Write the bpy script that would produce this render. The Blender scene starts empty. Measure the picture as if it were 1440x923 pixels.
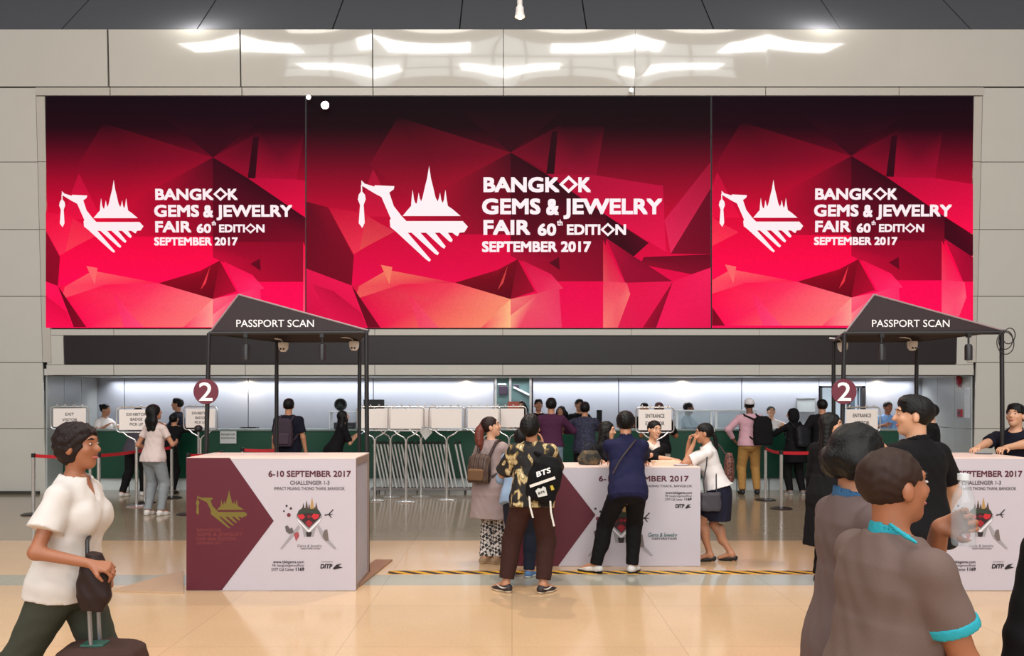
import bpy, bmesh, math, random
import numpy as np
from mathutils import Vector, Matrix
from mathutils.geometry import tessellate_polygon
random.seed(7)
SC = bpy.context.scene
COL = SC.collection
PI = math.pi
FPX, CX, HY, CAMZ = 1200.0, 720.0, 560.0, 1.75      # focal length in pixels, horizon row, eye height

def R(d): return math.radians(d)
def at(px, d): return (px - CX) / FPX * d            # sideways position of a column at a distance
def hz(py, d): return CAMZ + (HY - py) / FPX * d     # height of a row at a distance

# ------------------------------------------------------------------ materials
def lin(c):
    out = []
    for v in c[:3]:
        v = v / 255.0
        out.append(v / 12.92 if v <= 0.04045 else ((v + 0.055) / 1.055) ** 2.4)
    return tuple(out) + (1.0,)

_M = {}
def mat(name, rgb, rough=0.6, metal=0.0, var=0.10, scale=9.0, bump=0.0, bscale=60.0, spec=0.5, coat=0.0, sheen=0.0):
    if name in _M: return _M[name]
    m = bpy.data.materials.new(name); m.use_nodes = True
    nt = m.node_tree; N = nt.nodes; L = nt.links
    b = N['Principled BSDF']
    b.inputs['Roughness'].default_value = rough
    b.inputs['Metallic'].default_value = metal
    b.inputs['Specular IOR Level'].default_value = spec
    b.inputs['Coat Weight'].default_value = coat
    b.inputs['Sheen Weight'].default_value = sheen
    tc = N.new('ShaderNodeTexCoord')
    nz = N.new('ShaderNodeTexNoise'); nz.inputs['Scale'].default_value = scale; nz.inputs['Detail'].default_value = 3
    L.new(tc.outputs['Object'], nz.inputs['Vector'])
    mx = N.new('ShaderNodeMix'); mx.data_type = 'RGBA'
    c = lin(rgb)
    mx.inputs[6].default_value = tuple(v * (1 - var) for v in c[:3]) + (1,)
    mx.inputs[7].default_value = tuple(min(1, v * (1 + var)) for v in c[:3]) + (1,)
    L.new(nz.outputs['Fac'], mx.inputs[0]); L.new(mx.outputs[2], b.inputs['Base Color'])
    if bump:
        n2 = N.new('ShaderNodeTexNoise'); n2.inputs['Scale'].default_value = bscale; n2.inputs['Detail'].default_value = 2
        L.new(tc.outputs['Object'], n2.inputs['Vector'])
        bp = N.new('ShaderNodeBump'); bp.inputs['Strength'].default_value = bump; bp.inputs['Distance'].default_value = 0.01
        L.new(n2.outputs['Fac'], bp.inputs['Height']); L.new(bp.outputs['Normal'], b.inputs['Normal'])
    _M[name] = m
    return m

def ramp_mat(name, kind, stops, scale=20.0, rough=0.7, sc3=(1, 1, 1), rot=(0, 0, 0), const=True, detail=2.0, dist=0.0):
    """A printed or woven pattern: noise, voronoi, magic or wave mapped through a colour ramp."""
    if name in _M: return _M[name]
    m = bpy.data.materials.new(name); m.use_nodes = True
    nt = m.node_tree; N = nt.nodes; L = nt.links; b = N['Principled BSDF']
    b.inputs['Roughness'].default_value = rough
    tc = N.new('ShaderNodeTexCoord'); mp = N.new('ShaderNodeMapping')
    mp.inputs['Scale'].default_value = sc3; mp.inputs['Rotation'].default_value = rot
    L.new(tc.outputs['Object'], mp.inputs['Vector'])
    if kind == 'noise':
        t = N.new('ShaderNodeTexNoise'); t.inputs['Detail'].default_value = detail; t.inputs['Distortion'].default_value = dist; out = t.outputs['Fac']
    elif kind == 'voronoi':
        t = N.new('ShaderNodeTexVoronoi'); out = t.outputs['Distance']
    elif kind == 'wave':
        t = N.new('ShaderNodeTexWave'); t.inputs['Distortion'].default_value = dist; out = t.outputs['Fac']
    elif kind == 'checker':
        t = N.new('ShaderNodeTexChecker'); out = t.outputs['Fac']
    t.inputs['Scale'].default_value = scale
    L.new(mp.outputs['Vector'], t.inputs['Vector'])
    r = N.new('ShaderNodeValToRGB'); r.color_ramp.interpolation = 'CONSTANT' if const else 'LINEAR'
    e = r.color_ramp.elements
    while len(e) < len(stops): e.new(0.5)
    for q, (p, c) in zip(e, stops): q.position = p; q.color = lin(c)
    L.new(out, r.inputs['Fac']); L.new(r.outputs['Color'], b.inputs['Base Color'])
    _M[name] = m
    return m

def emit(name, rgb, strength):
    if name in _M: return _M[name]
    m = bpy.data.materials.new(name); m.use_nodes = True
    b = m.node_tree.nodes['Principled BSDF']
    b.inputs['Base Color'].default_value = (0.02, 0.02, 0.02, 1)
    b.inputs['Emission Color'].default_value = lin(rgb); b.inputs['Emission Strength'].default_value = strength
    _M[name] = m
    return m

def glass(name, rgb, rough=0.03, alpha=0.25):
    if name in _M: return _M[name]
    m = bpy.data.materials.new(name); m.use_nodes = True
    b = m.node_tree.nodes['Principled BSDF']
    b.inputs['Base Color'].default_value = lin(rgb); b.inputs['Roughness'].default_value = rough; b.inputs['Alpha'].default_value = alpha
    _M[name] = m
    return m

# ------------------------------------------------------------------ objects
def link(name, me, m, parent=None, smooth=False):
    o = bpy.data.objects.new(name, me); COL.objects.link(o)
    if m is not None:
        for mm in (m if isinstance(m, (list, tuple)) else [m]): me.materials.append(mm)
    if parent is not None: o.parent = parent
    if smooth:
        me.polygons.foreach_set('use_smooth', np.ones(len(me.polygons), dtype=bool))
    return o

def thing(name, label, cat, loc=(0, 0, 0), rotz=0.0, group=None):
    o = bpy.data.objects.new(name, None); COL.objects.link(o)
    o.location = loc; o.rotation_euler = (0, 0, rotz); o.empty_display_size = 0.1
    return tag(o, label, cat, group)

def tag(o, label=None, cat=None, group=None, kind=None):
    if label: o['label'] = label
    if cat: o['category'] = cat
    if group: o['group'] = group
    if kind: o['kind'] = kind
    return o

def dup(root, loc, rotz=None, label=None, group=None):
    r = root.copy(); COL.objects.link(r); r.location = loc
    if rotz is not None: r.rotation_euler = (0, 0, rotz)
    if label: r['label'] = label
    if group: r['group'] = group
    for ch in list(root.children):
        c = ch.copy(); COL.objects.link(c); c.parent = r
        for g in list(ch.children):
            d = g.copy(); COL.objects.link(d); d.parent = c
    return r

class MB:
    """Collects shapes and links them as one mesh object."""
    def __init__(self): self.v = []; self.f = []; self.mi = []; self.cur = 0
    def add(self, vs, fs):
        n = len(self.v); self.v += [tuple(map(float, p)) for p in vs]
        for f in fs: self.f.append(tuple(i + n for i in f)); self.mi.append(self.cur)
        return self
    def box(self, c, s, rot=None, bev=0.0):
        bm = bmesh.new(); bmesh.ops.create_cube(bm, size=1.0)
        for v in bm.verts: v.co = Vector((v.co.x * s[0], v.co.y * s[1], v.co.z * s[2]))
        if bev: bmesh.ops.bevel(bm, geom=bm.edges[:], offset=bev, segments=2, affect='EDGES', profile=0.6)
        M = Matrix.Translation(c) @ (rot.to_4x4() if rot is not None else Matrix())
        bm.verts.index_update()
        self.add([M @ v.co for v in bm.verts], [[v.index for v in f.verts] for f in bm.faces]); bm.free(); return self
    def b2(self, lo, hi, bev=0.0):
        return self.box([(a + b) / 2 for a, b in zip(lo, hi)], [abs(b - a) for a, b in zip(lo, hi)], None, bev)
    def cyl(self, a, b, r, r2=None, n=16, caps=True):
        a = Vector(a); b = Vector(b); r2 = r if r2 is None else r2
        d = (b - a).normalized(); u = d.orthogonal().normalized(); w = d.cross(u)
        vs = []
        for p, q in ((a, r), (b, r2)):
            for i in range(n):
                t = 2 * PI * i / n; vs.append(p + q * (math.cos(t) * u + math.sin(t) * w))
        fs = [(i, (i + 1) % n, n + (i + 1) % n, n + i) for i in range(n)]
        if caps: fs += [tuple(range(n - 1, -1, -1)), tuple(range(n, 2 * n))]
        return self.add(vs, fs)
    def tube(self, pts, r, n=8, closed=False):
        pts = [Vector(p) for p in pts]; m = len(pts); rs = r if isinstance(r, (list, tuple)) else [r] * m
        vs = []; u = None
        for i, p in enumerate(pts):
            a = pts[(i - 1) % m] if (closed or i > 0) else p
            b = pts[(i + 1) % m] if (closed or i < m - 1) else p
            d = (b - a).normalized()
            if u is None: u = d.orthogonal().normalized()
            u = (u - d * u.dot(d)).normalized(); w = d.cross(u)
            for j in range(n):
                t = 2 * PI * j / n; vs.append(p + rs[i] * (math.cos(t) * u + math.sin(t) * w))
        fs = []
        for i in range(m if closed else m - 1):
            k = (i + 1) % m
            for j in range(n): fs.append((i * n + j, i * n + (j + 1) % n, k * n + (j + 1) % n, k * n + j))
        if not closed: fs += [tuple(range(n - 1, -1, -1)), tuple(range((m - 1) * n, m * n))]
        return self.add(vs, fs)
    def lathe(self, prof, c=(0, 0, 0), n=24, rot=None):
        vs = []
        for (r, z) in prof:
            for i in range(n):
                t = 2 * PI * i / n; p = Vector((r * math.cos(t), r * math.sin(t), z))
                if rot is not None: p = rot @ p
                vs.append(p + Vector(c))
        fs = []
        for k in range(len(prof) - 1):
            for i in range(n): fs.append((k * n + i, k * n + (i + 1) % n, (k + 1) * n + (i + 1) % n, (k + 1) * n + i))
        fs += [tuple(range(n - 1, -1, -1)), tuple(range((len(prof) - 1) * n, len(prof) * n))]
        return self.add(vs, fs)
    def prism(self, poly, O, U, V, depth):
        """polygon (2-D, may be concave) placed at O along U, V and thickened by depth along U x V"""
        O = Vector(O); U = Vector(U); V = Vector(V); n = U.cross(V).normalized()
        area = sum(poly[i][0] * poly[(i + 1) % len(poly)][1] - poly[(i + 1) % len(poly)][0] * poly[i][1] for i in range(len(poly)))
        if area < 0: poly = poly[::-1]
        m = len(poly)
        base = [O + U * p[0] + V * p[1] for p in poly]; top = [p + n * depth for p in base]
        tr = tessellate_polygon([[Vector((p[0], p[1], 0)) for p in poly]])
        fs = []
        for t in tr:
            a, b, c = [poly[i] for i in t]
            s = (b[0] - a[0]) * (c[1] - a[1]) - (c[0] - a[0]) * (b[1] - a[1])
            t = tuple(t) if s > 0 else tuple(t)[::-1]
            fs.append(tuple(i + m for i in t)); fs.append(t[::-1])
        fs += [(i, (i + 1) % m, m + (i + 1) % m, m + i) for i in range(m)]
        return self.add(base + top, fs)
    def build(self, name, m, parent=None, smooth=False):
        me = bpy.data.meshes.new(name); me.from_pydata(self.v, [], self.f)
        if any(self.mi): me.polygons.foreach_set('material_index', self.mi)
        me.update()
        o = link(name, me, m, parent, False)
        if smooth:
            me.polygons.foreach_set('use_smooth', np.ones(len(me.polygons), dtype=bool))
            try: me.set_sharp_from_angle(angle=R(40))
            except Exception: pass
        return o

# ------------------------------------------------------------------ lettering
_T = {}
def glyphs(s):
    if s in _T: return _T[s]
    cu = bpy.data.curves.new('lettering', 'FONT'); cu.body = s; cu.resolution_u = 3; cu.size = 1.0
    ob = bpy.data.objects.new('lettering', cu); COL.objects.link(ob)
    dg = bpy.context.evaluated_depsgraph_get(); dg.update()
    me = bpy.data.meshes.new_from_object(ob.evaluated_get(dg))
    V = [(v.co.x, v.co.y) for v in me.vertices]; F = [tuple(p.vertices) for p in me.polygons]
    bpy.data.objects.remove(ob); bpy.data.curves.remove(cu); bpy.data.meshes.remove(me)
    _T[s] = (V, F)
    return _T[s]

def put_text(mb, s, x0, x1, y0, y1, O, U, V, off=0.002, bold=0.0, ref=None, slant=0.0):
    """text stretched so its ink fills x0..x1 and its capitals y0..y1, in the plane O + U x + V y; bold thickens the strokes"""
    VV, FF = glyphs(s)
    if not VV: return
    xs = [p[0] for p in VV]; a, b = min(xs), max(xs)
    ys = [p[1] for p in glyphs(ref or 'H')[0]]; c, d = min(ys), max(ys)
    O = Vector(O); U = Vector(U); V = Vector(V); n = U.cross(V).normalized(); e = bold * (y1 - y0)
    for q, (ex, ey) in enumerate(((0, 0),) if not bold else ((-e, -e), (e, -e), (e, e), (-e, e), (0, 0))):
        vs = []
        for (x, y) in VV:
            fy = (y - c) / (d - c)
            xx = x0 + e + (x - a) / (b - a) * (x1 - x0 - 2 * e) + slant * fy * (y1 - y0) + ex; yy = y0 + e + fy * (y1 - y0 - 2 * e) + ey
            vs.append(O + U * xx + V * yy + n * (off + q * 2e-5))
        mb.add(vs, FF)

# ------------------------------------------------------------------ implicit surfaces (bodies, cloth, hair)
def Rz(a): c, s = math.cos(a), math.sin(a); return np.array([[c, -s, 0], [s, c, 0], [0, 0, 1.0]])
def Rx(a): c, s = math.cos(a), math.sin(a); return np.array([[1.0, 0, 0], [0, c, -s], [0, s, c]])
def Ry(a): c, s = math.cos(a), math.sin(a); return np.array([[c, 0, s], [0, 1.0, 0], [-s, 0, c]])
def A(*p): return np.array(p, dtype=float)
def unit(v): v = np.asarray(v, float); return v / (np.linalg.norm(v) + 1e-9)

class S:
    def __init__(self): self.p = []; self.post = []
    def cap(self, a, b, ra, rb=None, k=0.02, cut=None, cut2=None):
        a = A(*a); b = A(*b); rb = ra if rb is None else rb; ba = b - a; L2 = max(ba @ ba, 1e-9); rm = max(ra, rb)
        def fn(X, Y, Z):
            px, py, pz = X - a[0], Y - a[1], Z - a[2]
            t = np.clip((px * ba[0] + py * ba[1] + pz * ba[2]) / L2, 0, 1)
            d = np.sqrt((px - t * ba[0]) ** 2 + (py - t * ba[1]) ** 2 + (pz - t * ba[2]) ** 2) - (ra + (rb - ra) * t)
            for cu in (cut, cut2):
                if cu is not None:
                    q, n = cu; d = np.maximum(d, (X - q[0]) * n[0] + (Y - q[1]) * n[1] + (Z - q[2]) * n[2])
            return d
        self.p.append((fn, np.minimum(a, b) - rm, np.maximum(a, b) + rm, k)); return self
    def chain(self, pts, rs, k=0.02):
        for i in range(len(pts) - 1): self.cap(pts[i], pts[i + 1], rs[i], rs[i + 1], k)
        return self
    def ell(self, c, r, Rm=None, k=0.02, cut=None):
        c = A(*c); r = A(*r); Rm = np.eye(3) if Rm is None else Rm; rm = r.max()
        def fn(X, Y, Z):
            px, py, pz = X - c[0], Y - c[1], Z - c[2]
            q = [(px * Rm[0, i] + py * Rm[1, i] + pz * Rm[2, i]) for i in range(3)]
            k0 = np.sqrt((q[0] / r[0]) ** 2 + (q[1] / r[1]) ** 2 + (q[2] / r[2]) ** 2)
            k1 = np.sqrt((q[0] / r[0] ** 2) ** 2 + (q[1] / r[1] ** 2) ** 2 + (q[2] / r[2] ** 2) ** 2) + 1e-6
            d = k0 * (k0 - 1) / k1
            if cut is not None: d = np.maximum(d, (X - cut[0][0]) * cut[1][0] + (Y - cut[0][1]) * cut[1][1] + (Z - cut[0][2]) * cut[1][2])
            return d
        e = np.sqrt(((Rm * r) ** 2).sum(1))
        self.p.append((fn, c - e, c + e, k)); return self
    def loft(self, o, Rm, prof, k=0.02, infl=0.0, fold=0.0, folds=9, pw=2.3):
        """stack of oval sections (w, rx, ry, y offset) up the third axis of Rm"""
        o = A(*o); P = np.array(prof, float); w0, w1 = P[0, 0], P[-1, 0]
        P = P.copy(); P[:, 1] += infl; P[:, 2] += infl
        def fn(X, Y, Z):
            px, py, pz = X - o[0], Y - o[1], Z - o[2]
            u = px * Rm[0, 0] + py * Rm[1, 0] + pz * Rm[2, 0]
            v = px * Rm[0, 1] + py * Rm[1, 1] + pz * Rm[2, 1]
            w = px * Rm[0, 2] + py * Rm[1, 2] + pz * Rm[2, 2]
            rx = np.interp(w, P[:, 0], P[:, 1]); ry = np.interp(w, P[:, 0], P[:, 2]); v = v - np.interp(w, P[:, 0], P[:, 3])
            if fold:
                th = np.arctan2(v, u); f = 1 + fold * np.sin(folds * th + 3 * np.sin(w * 9)) * np.clip((w1 - w) / (w1 - w0), 0, 1)
                rx = rx * f; ry = ry * f
            q = ((np.abs(u) / rx) ** pw + (np.abs(v) / ry) ** pw) ** (1 / pw)
            d = (q - 1) * np.minimum(rx, ry)
            return np.maximum(d, np.maximum(w0 - w, w - w1))
        m = max(P[:, 1].max(), P[:, 2].max() + np.abs(P[:, 3]).max()) * (1 + fold); ax = Rm[:, 2]
        a, b = o + ax * w0, o + ax * w1
        self.p.append((fn, np.minimum(a, b) - m, np.maximum(a, b) + m, k)); return self
    def half(self, q, n):
        """keep what lies behind the plane through q with outward normal n"""
        self.post.append(lambda X, Y, Z, F: np.maximum(F, (X - q[0]) * n[0] + (Y - q[1]) * n[1] + (Z - q[2]) * n[2])); return self
    def minus(self, other):
        for (fn, a, b, k) in other.p: self.post.append(lambda X, Y, Z, F, fn=fn: np.maximum(F, -fn(X, Y, Z)))
        return self
    def wrinkle(self, amp, fr, seed=0):
        ph = seed * 1.7
        def f(X, Y, Z, F):
            return F + amp * (np.sin(fr * (X + 0.6 * Z) + ph + 2 * np.sin(fr * .4 * Y)) * np.sin(fr * .7 * (Z - 0.5 * Y) + ph * 2 + 2 * np.sin(fr * .5 * X)))
        self.post.append(f); return self
    def mesh(self, name, h, m, parent=None):
        lo = np.min([q[1] for q in self.p], 0) - 3 * h; hi = np.max([q[2] for q in self.p], 0) + 3 * h
        n = np.ceil((hi - lo) / h).astype(int) + 1
        ax = [(lo[i] + h * np.arange(n[i])).astype(np.float32) for i in range(3)]
        F = np.full(n, 0.5, np.float32)
        for fn, a, b, k in self.p:
            pad = k + 2.5 * h
            i0 = np.maximum(((a - pad - lo) / h).astype(int), 0); i1 = np.minimum(((b + pad - lo) / h).astype(int) + 2, n)
            sl = tuple(slice(i0[i], i1[i]) for i in range(3))
            d = fn(ax[0][sl[0]][:, None, None], ax[1][sl[1]][None, :, None], ax[2][sl[2]][None, None, :]).astype(np.float32)
            f = F[sl]
            hh = np.maximum(k - np.abs(f - d), 0) / k
            F[sl] = np.minimum(f, d) - hh * hh * k * 0.25
        X, Y, Z = ax[0][:, None, None], ax[1][None, :, None], ax[2][None, None, :]
        for g in self.post: F = g(X, Y, Z, F).astype(np.float32)
        F[0] = F[-1] = 1; F[:, 0] = F[:, -1] = 1; F[:, :, 0] = F[:, :, -1] = 1
        V, Q = nets(F, lo, h)
        me = bpy.data.meshes.new(name)
        me.vertices.add(len(V)); me.vertices.foreach_set('co', V.astype(np.float32).ravel())
        me.loops.add(len(Q) * 4); me.loops.foreach_set('vertex_index', Q.astype(np.int32).ravel())
        me.polygons.add(len(Q)); me.polygons.foreach_set('loop_start', np.arange(0, len(Q) * 4, 4, dtype=np.int32))
        me.polygons.foreach_set('use_smooth', np.ones(len(Q), dtype=bool))
        me.update(calc_edges=True)
        return link(name, me, m, parent)

def nets(F, lo, h):
    I = F < 0
    c = [I[i:I.shape[0] - 1 + i, j:I.shape[1] - 1 + j, k:I.shape[2] - 1 + k] for i in (0, 1) for j in (0, 1) for k in (0, 1)]
    s = sum(x.astype(np.int8) for x in c); act = (s > 0) & (s < 8)
    idx = np.argwhere(act); ID = np.full(act.shape, -1, np.int32); ID[act] = np.arange(len(idx))
    corners = np.array([(i, j, k) for i in (0, 1) for j in (0, 1) for k in (0, 1)])
    vals = np.stack([F[idx[:, 0] + o[0], idx[:, 1] + o[1], idx[:, 2] + o[2]] for o in corners], 1)
    acc = np.zeros((len(idx), 3)); cnt = np.zeros(len(idx))
    for a in range(8):
        for b in range(a + 1, 8):
            if np.abs(corners[a] - corners[b]).sum() != 1: continue
            va, vb = vals[:, a], vals[:, b]; mk = (va < 0) != (vb < 0)
            t = np.where(mk, va / np.where(mk, va - vb, 1), 0)
            acc += np.where(mk[:, None], corners[a] + t[:, None] * (corners[b] - corners[a]), 0); cnt += mk
    V = lo + h * (idx + acc / cnt[:, None])
    quads = []
    for axi in range(3):
        o1, o2 = [(1, 2), (2, 0), (0, 1)][axi]
        s0 = [slice(1, -1)] * 3; s1 = [slice(1, -1)] * 3
        s0[axi] = slice(0, -1); s1[axi] = slice(1, None)
        a, b = I[tuple(s0)], I[tuple(s1)]
        for flip, msk in ((False, a & ~b), (True, ~a & b)):
            e = np.argwhere(msk)
            if not len(e): continue
            off = np.ones(3, int); off[axi] = 0; e = e + off
            q = []
            for d1, d2 in ((-1, -1), (0, -1), (0, 0), (-1, 0)):
                ee = e.copy(); ee[:, o1] += d1; ee[:, o2] += d2
                q.append(ID[ee[:, 0], ee[:, 1], ee[:, 2]])
            q = np.stack(q, 1)
            quads.append(q[:, ::-1] if flip else q)
    return V, np.concatenate(quads)
# ------------------------------------------------------------------ people
SKIN = {}
def skin(kind):
    rgb = {'light': (208, 156, 124), 'mid': (184, 128, 96), 'tan': (156, 98, 68), 'dark': (116, 72, 50)}[kind]
    return mat('skin_' + kind, rgb, 0.5, var=0.05, scale=14)
HAIR = lambda: mat('black_hair', (11, 8, 8), 0.5, var=0.35, scale=60, bump=0.3, bscale=140, spec=.25)
MALE = [(-.078, .035, .045, 0), (-.045, .086, .066, -.010), (0, .096, .072, -.010), (.05, .088, .064, 0), (.10, .083, .060, .004), (.16, .090, .063, .005),
        (.22, .101, .066, .002), (.262, .098, .058, -.004), (.295, .062, .044, -.008), (.318, .034, .034, -.010)]
FEMALE = [(-.078, .035, .045, 0), (-.045, .090, .068, -.012), (0, .098, .074, -.012), (.05, .082, .062, 0), (.10, .071, .055, .004), (.16, .080, .060, .006),
          (.22, .088, .062, .004), (.262, .086, .054, -.004), (.295, .055, .040, -.008), (.318, .030, .031, -.010)]

def ik(a, t, l1, l2, hint):
    a = A(*a); t = A(*t); v = t - a; d = np.linalg.norm(v); mx = (l1 + l2) * .998
    if d > mx: v = v * mx / d; d = mx; t = a + v
    d = max(d, abs(l1 - l2) + .02); u = unit(v)
    x = (l1 * l1 - l2 * l2 + d * d) / (2 * d); y = math.sqrt(max(l1 * l1 - x * x, 0))
    hh = A(*hint); hh = hh - u * (hh @ u); hh = unit(hh)
    return a + u * x + hh * y, t

def person(label, pos, facing, H=1.68, sex='m', pose=None, sk='mid', hair=None, top=None, bottom=None, shoes=None,
           h=0.010, face=False, wide=1.0, extras=None, group=None, beard=False, glasses=False):
    """facing: degrees clockwise from straight away from the viewer (90 = to the right, 180 = towards the viewer)"""
    P = dict(lean=2, side=0, twist=0, hyaw=None, hpitch=0, hroll=0, pz=None, px=0, py=0, pyaw=0)
    P.update(pose or {}); hair = hair or dict(style='short')
    th = -R(facing)
    root = thing('person', label, 'person', (pos[0], pos[1], 0), th, group)
    prof = [(w * H, rx * H * wide, ry * H * (wide ** 1.4), yo * H) for (w, rx, ry, yo) in (FEMALE if sex == 'f' else MALE)]
    pel = A(P['px'], P['py'], P['pz'] if P['pz'] is not None else .528 * H)
    Rp = Rz(-R(P['pyaw'])) @ Rx(-R(P['lean'] * .35))
    Rt = Rz(-R(P['twist'] + P['pyaw'])) @ Ry(R(P['side'])) @ Rx(-R(P['lean']))
    up = Rt[:, 2]
    sw = (.088 if sex == 'f' else .101) * H * (1 + (wide - 1) * .6)
    J = {}
    nb = pel + Rt @ A(0, -.010 * H, .305 * H)
    hy = P['hyaw'] if P['hyaw'] is not None else P['twist'] + P['pyaw']
    Rh = Rz(-R(hy)) @ Rx(-R(P['hpitch'])) @ Ry(R(P['hroll']))
    u = H * (.1385 if sex == 'm' else .141) / .23
    hc = nb + unit(up + Rh[:, 2]) * .030 * H + Rh @ A(0, .014 * H, .066 * H)
    J.update(pel=pel, nb=nb, hc=hc, Rt=Rt, Rh=Rh, Rp=Rp, u=u)
    hd = lambda x, y, z: hc + Rh @ (A(x, y, z) * u)
    l1, l2 = .172 * H, .150 * H
    arms = {}
    for s, k in ((-1, 'L'), (1, 'R')):
        sh = pel + Rt @ A(s * sw, -.008 * H, (.270 if sex == 'm' else .264) * H + P.get(k + 'S', 0))
        tgt = P.get(k + 'H')
        if tgt is None: tgt = sh + Rt @ A(s * .055 * H, .03 * H, 0) + A(0, 0, -.315 * H)
        hint = P.get(k + 'E', (s * .5, -1, -.2))
        el, wr = ik(sh, tgt, l1, l2, hint)
        f = P.get(k + 'F'); f = unit(wr - el) if f is None else unit(f)
        nrm = P.get(k + 'N', (-s, 0.25, 0.0)); nrm = A(*nrm); nrm = unit(nrm - f * (nrm @ f))
        arms[k] = (sh, el, wr, f, nrm, s); J[k + 'sh'], J[k + 'el'], J[k + 'wr'] = sh, el, wr
    legs = {}
    L1, L2 = .245 * H, .240 * H
    for s, k in ((-1, 'L'), (1, 'R')):
        hp = pel + Rp @ A(s * .050 * H * wide, 0, -.015 * H)
        fx, fy, fz, fyaw, fp = (tuple(P.get(k + 'T', (s * .062 * H, 0, 0, s * 8, 0))) + (0,) * 5)[:5]
        an = A(fx, fy, fz + .048 * H)
        kn, an = ik(hp, an, L1, L2, P.get(k + 'K', (s * .12, 1, 0)))
        Rf = Rz(-R(fyaw)) @ Rx(-R(fp))
        legs[k] = (hp, kn, an, Rf, s); J[k + 'kn'], J[k + 'an'] = kn, an
    J['legs'] = legs; J['arms'] = arms
    m = .5 * (wide - 1) + 1
    # ---- the body, one continuous surface
    b = S()
    b.loft(pel, Rt, prof, k=.03 * H / 1.7)
    b.ell(pel, (prof[2][1], prof[2][2], .06 * H), Rp, .03)
    if sex == 'f':
        for s in (-1, 1): b.ell(pel + Rt @ A(s * .042 * H, .052 * H, .195 * H), (.036 * H, .030 * H, .036 * H), Rt, .02)
    b.cap(nb - up * .02 * H, hd(0, -.022, -.055), .033 * H * m if sex == 'm' else .028 * H, .031 * H if sex == 'm' else .026 * H, .02)
    for k in 'LR':
        sh, el, wr, f, nr, s = arms[k]
        q = 1.0 if sex == 'm' else .86; q *= m
        b.cap(nb - up * .012 * H + Rt @ A(s * .025 * H, 0, 0), sh - up * .004 * H, .022 * H * q, .028 * H * q, .03)
        b.cap(sh, el, .0285 * H * q, .0225 * H * q, .025); b.cap(el, wr, .0235 * H * q, .0155 * H * q, .02)
        hand(b, wr, f, nr, s, H, P.get(k + 'C', 25), h)
        hp, kn, an, Rf, s = legs[k]
        b.cap(hp, kn, .052 * H * m, .032 * H, .03); b.cap(kn, an, .031 * H, .0205 * H, .02)
        b.ell(kn * .66 + an * .34 + Rf @ A(0, -.010 * H, 0), (.031 * H, .031 * H, .075 * H), None, .02)
        b.cap(an, an + Rf @ A(0, -.02, -.035 * H), .022 * H, .018 * H, .02); b.cap(an, an + Rf @ A(0, .085 * H, -.030 * H), .02 * H, .014 * H, .02)
    b.ell(hd(0, -.012, .030), A(.074, .092, .083) * u, Rh, .02)
    b.ell(hd(0, .026, -.030), A(.058, .060, .076) * u, Rh, .03 * u)
    b.ell(hd(0, .052, -.090), A(.026, .024, .022) * u, Rh, .025 * u)
    b.cap(hd(0, .084, .012), hd(0, .102, -.024), .008 * u, .0135 * u, .014 * u)
    for s in (-1, 1):
        b.ell(hd(s * .077, -.004, -.008), A(.010, .020, .031) * u, Rh, .008)
        b.ell(hd(s * .034, .066, -.022), A(.022, .016, .018) * u, Rh, .02 * u)
    b.ell(hd(0, .078, .030), A(.045, .014, .014) * u, Rh, .02 * u)
    body = b.mesh('body', h, skin(sk), root)
    # ---- face
    if face:
        for s in (-1, 1):
            e = MB(); e.lathe([(.0, -.011), (.0085, -.007), (.011, 0), (.0085, .007), (0, .011)], n=12)
            me = [hc + Rh @ ((A(*p) * A(1.2, .55, .50) + A(s * .031, .0838, .008)) * u) for p in e.v]
            e.v = [tuple(p) for p in me]; eo = e.build('eye', mat('eye_white', (190, 178, 170), .3), root, True)
            e = MB(); e.lathe([(.0, -.006), (.0048, -.004), (.006, 0), (.0048, .004), (0, .006)], n=12)
            e.v = [tuple(hc + Rh @ ((A(*p) * A(.95, .5, .80) + A(s * .031, .0872, .008)) * u)) for p in e.v]
            e.build('iris', mat('dark_iris', (30, 20, 16), .2), eo, True)
            br = S(); br.chain([hd(s * .014, .091, .028), hd(s * .030, .090, .033), hd(s * .048, .078, .028)], [.0035 * u, .0045 * u, .0025 * u], .004)
            br.mesh('eyebrow', .0035, HAIR(), root)
        lp = S(); lp.ell(hd(0, .081, -.060), A(.024, .011, .0075) * u, Rh, .01)
        lp.mesh('lips', .004, mat('lips', (176, 92, 84), .45), root)
        if P.get('smile'):
            t = S(); t.ell(hd(0, .087, -.0585), A(.017, .008, .0042) * u, Rh, .01); t.mesh('teeth', .003, mat('teeth', (235, 228, 220), .3), root)
    if glasses:
        g = MB()
        for s in (-1, 1):
            g.tube([hd(s * .034 + .022 * math.cos(t), .098, .010 + .017 * math.sin(t)) for t in np.linspace(0, 2 * PI, 14)[:-1]], .0025 * u, 6, True)
            g.tube([hd(s * .056, .096, .014), hd(s * .082, .05, .014), hd(s * .084, -.005, .008)], .0025 * u, 6)
        g.tube([hd(-.012, .099, .012), hd(0, .102, .015), hd(.012, .099, .012)], .0025 * u, 6)
        g.build('glasses', mat('black_frame', (18, 18, 20), .3), root, True)
    if beard:
        bd = S(); bd.ell(hd(0, .030, -.060), A(.060, .060, .062) * u, Rh, .02)
        mn = S(); mn.ell(hd(0, .085, -.036), A(.040, .05, .040) * u, Rh)
        bd.minus(mn).half(hd(0, 0, -.035), Rh[:, 2]); bd.mesh('beard', max(h * .8, .006), HAIR(), root)
    do_hair(root, hair, hd, Rh, u, nb, up, Rt, h)
    # ---- clothes
    if bottom: do_bottom(root, bottom, P, pel, Rp, prof, legs, H, h, m)
    if top: do_top(root, top, P, pel, Rt, Rp, prof, arms, nb, up, H, h, sex, m, hd)
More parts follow.
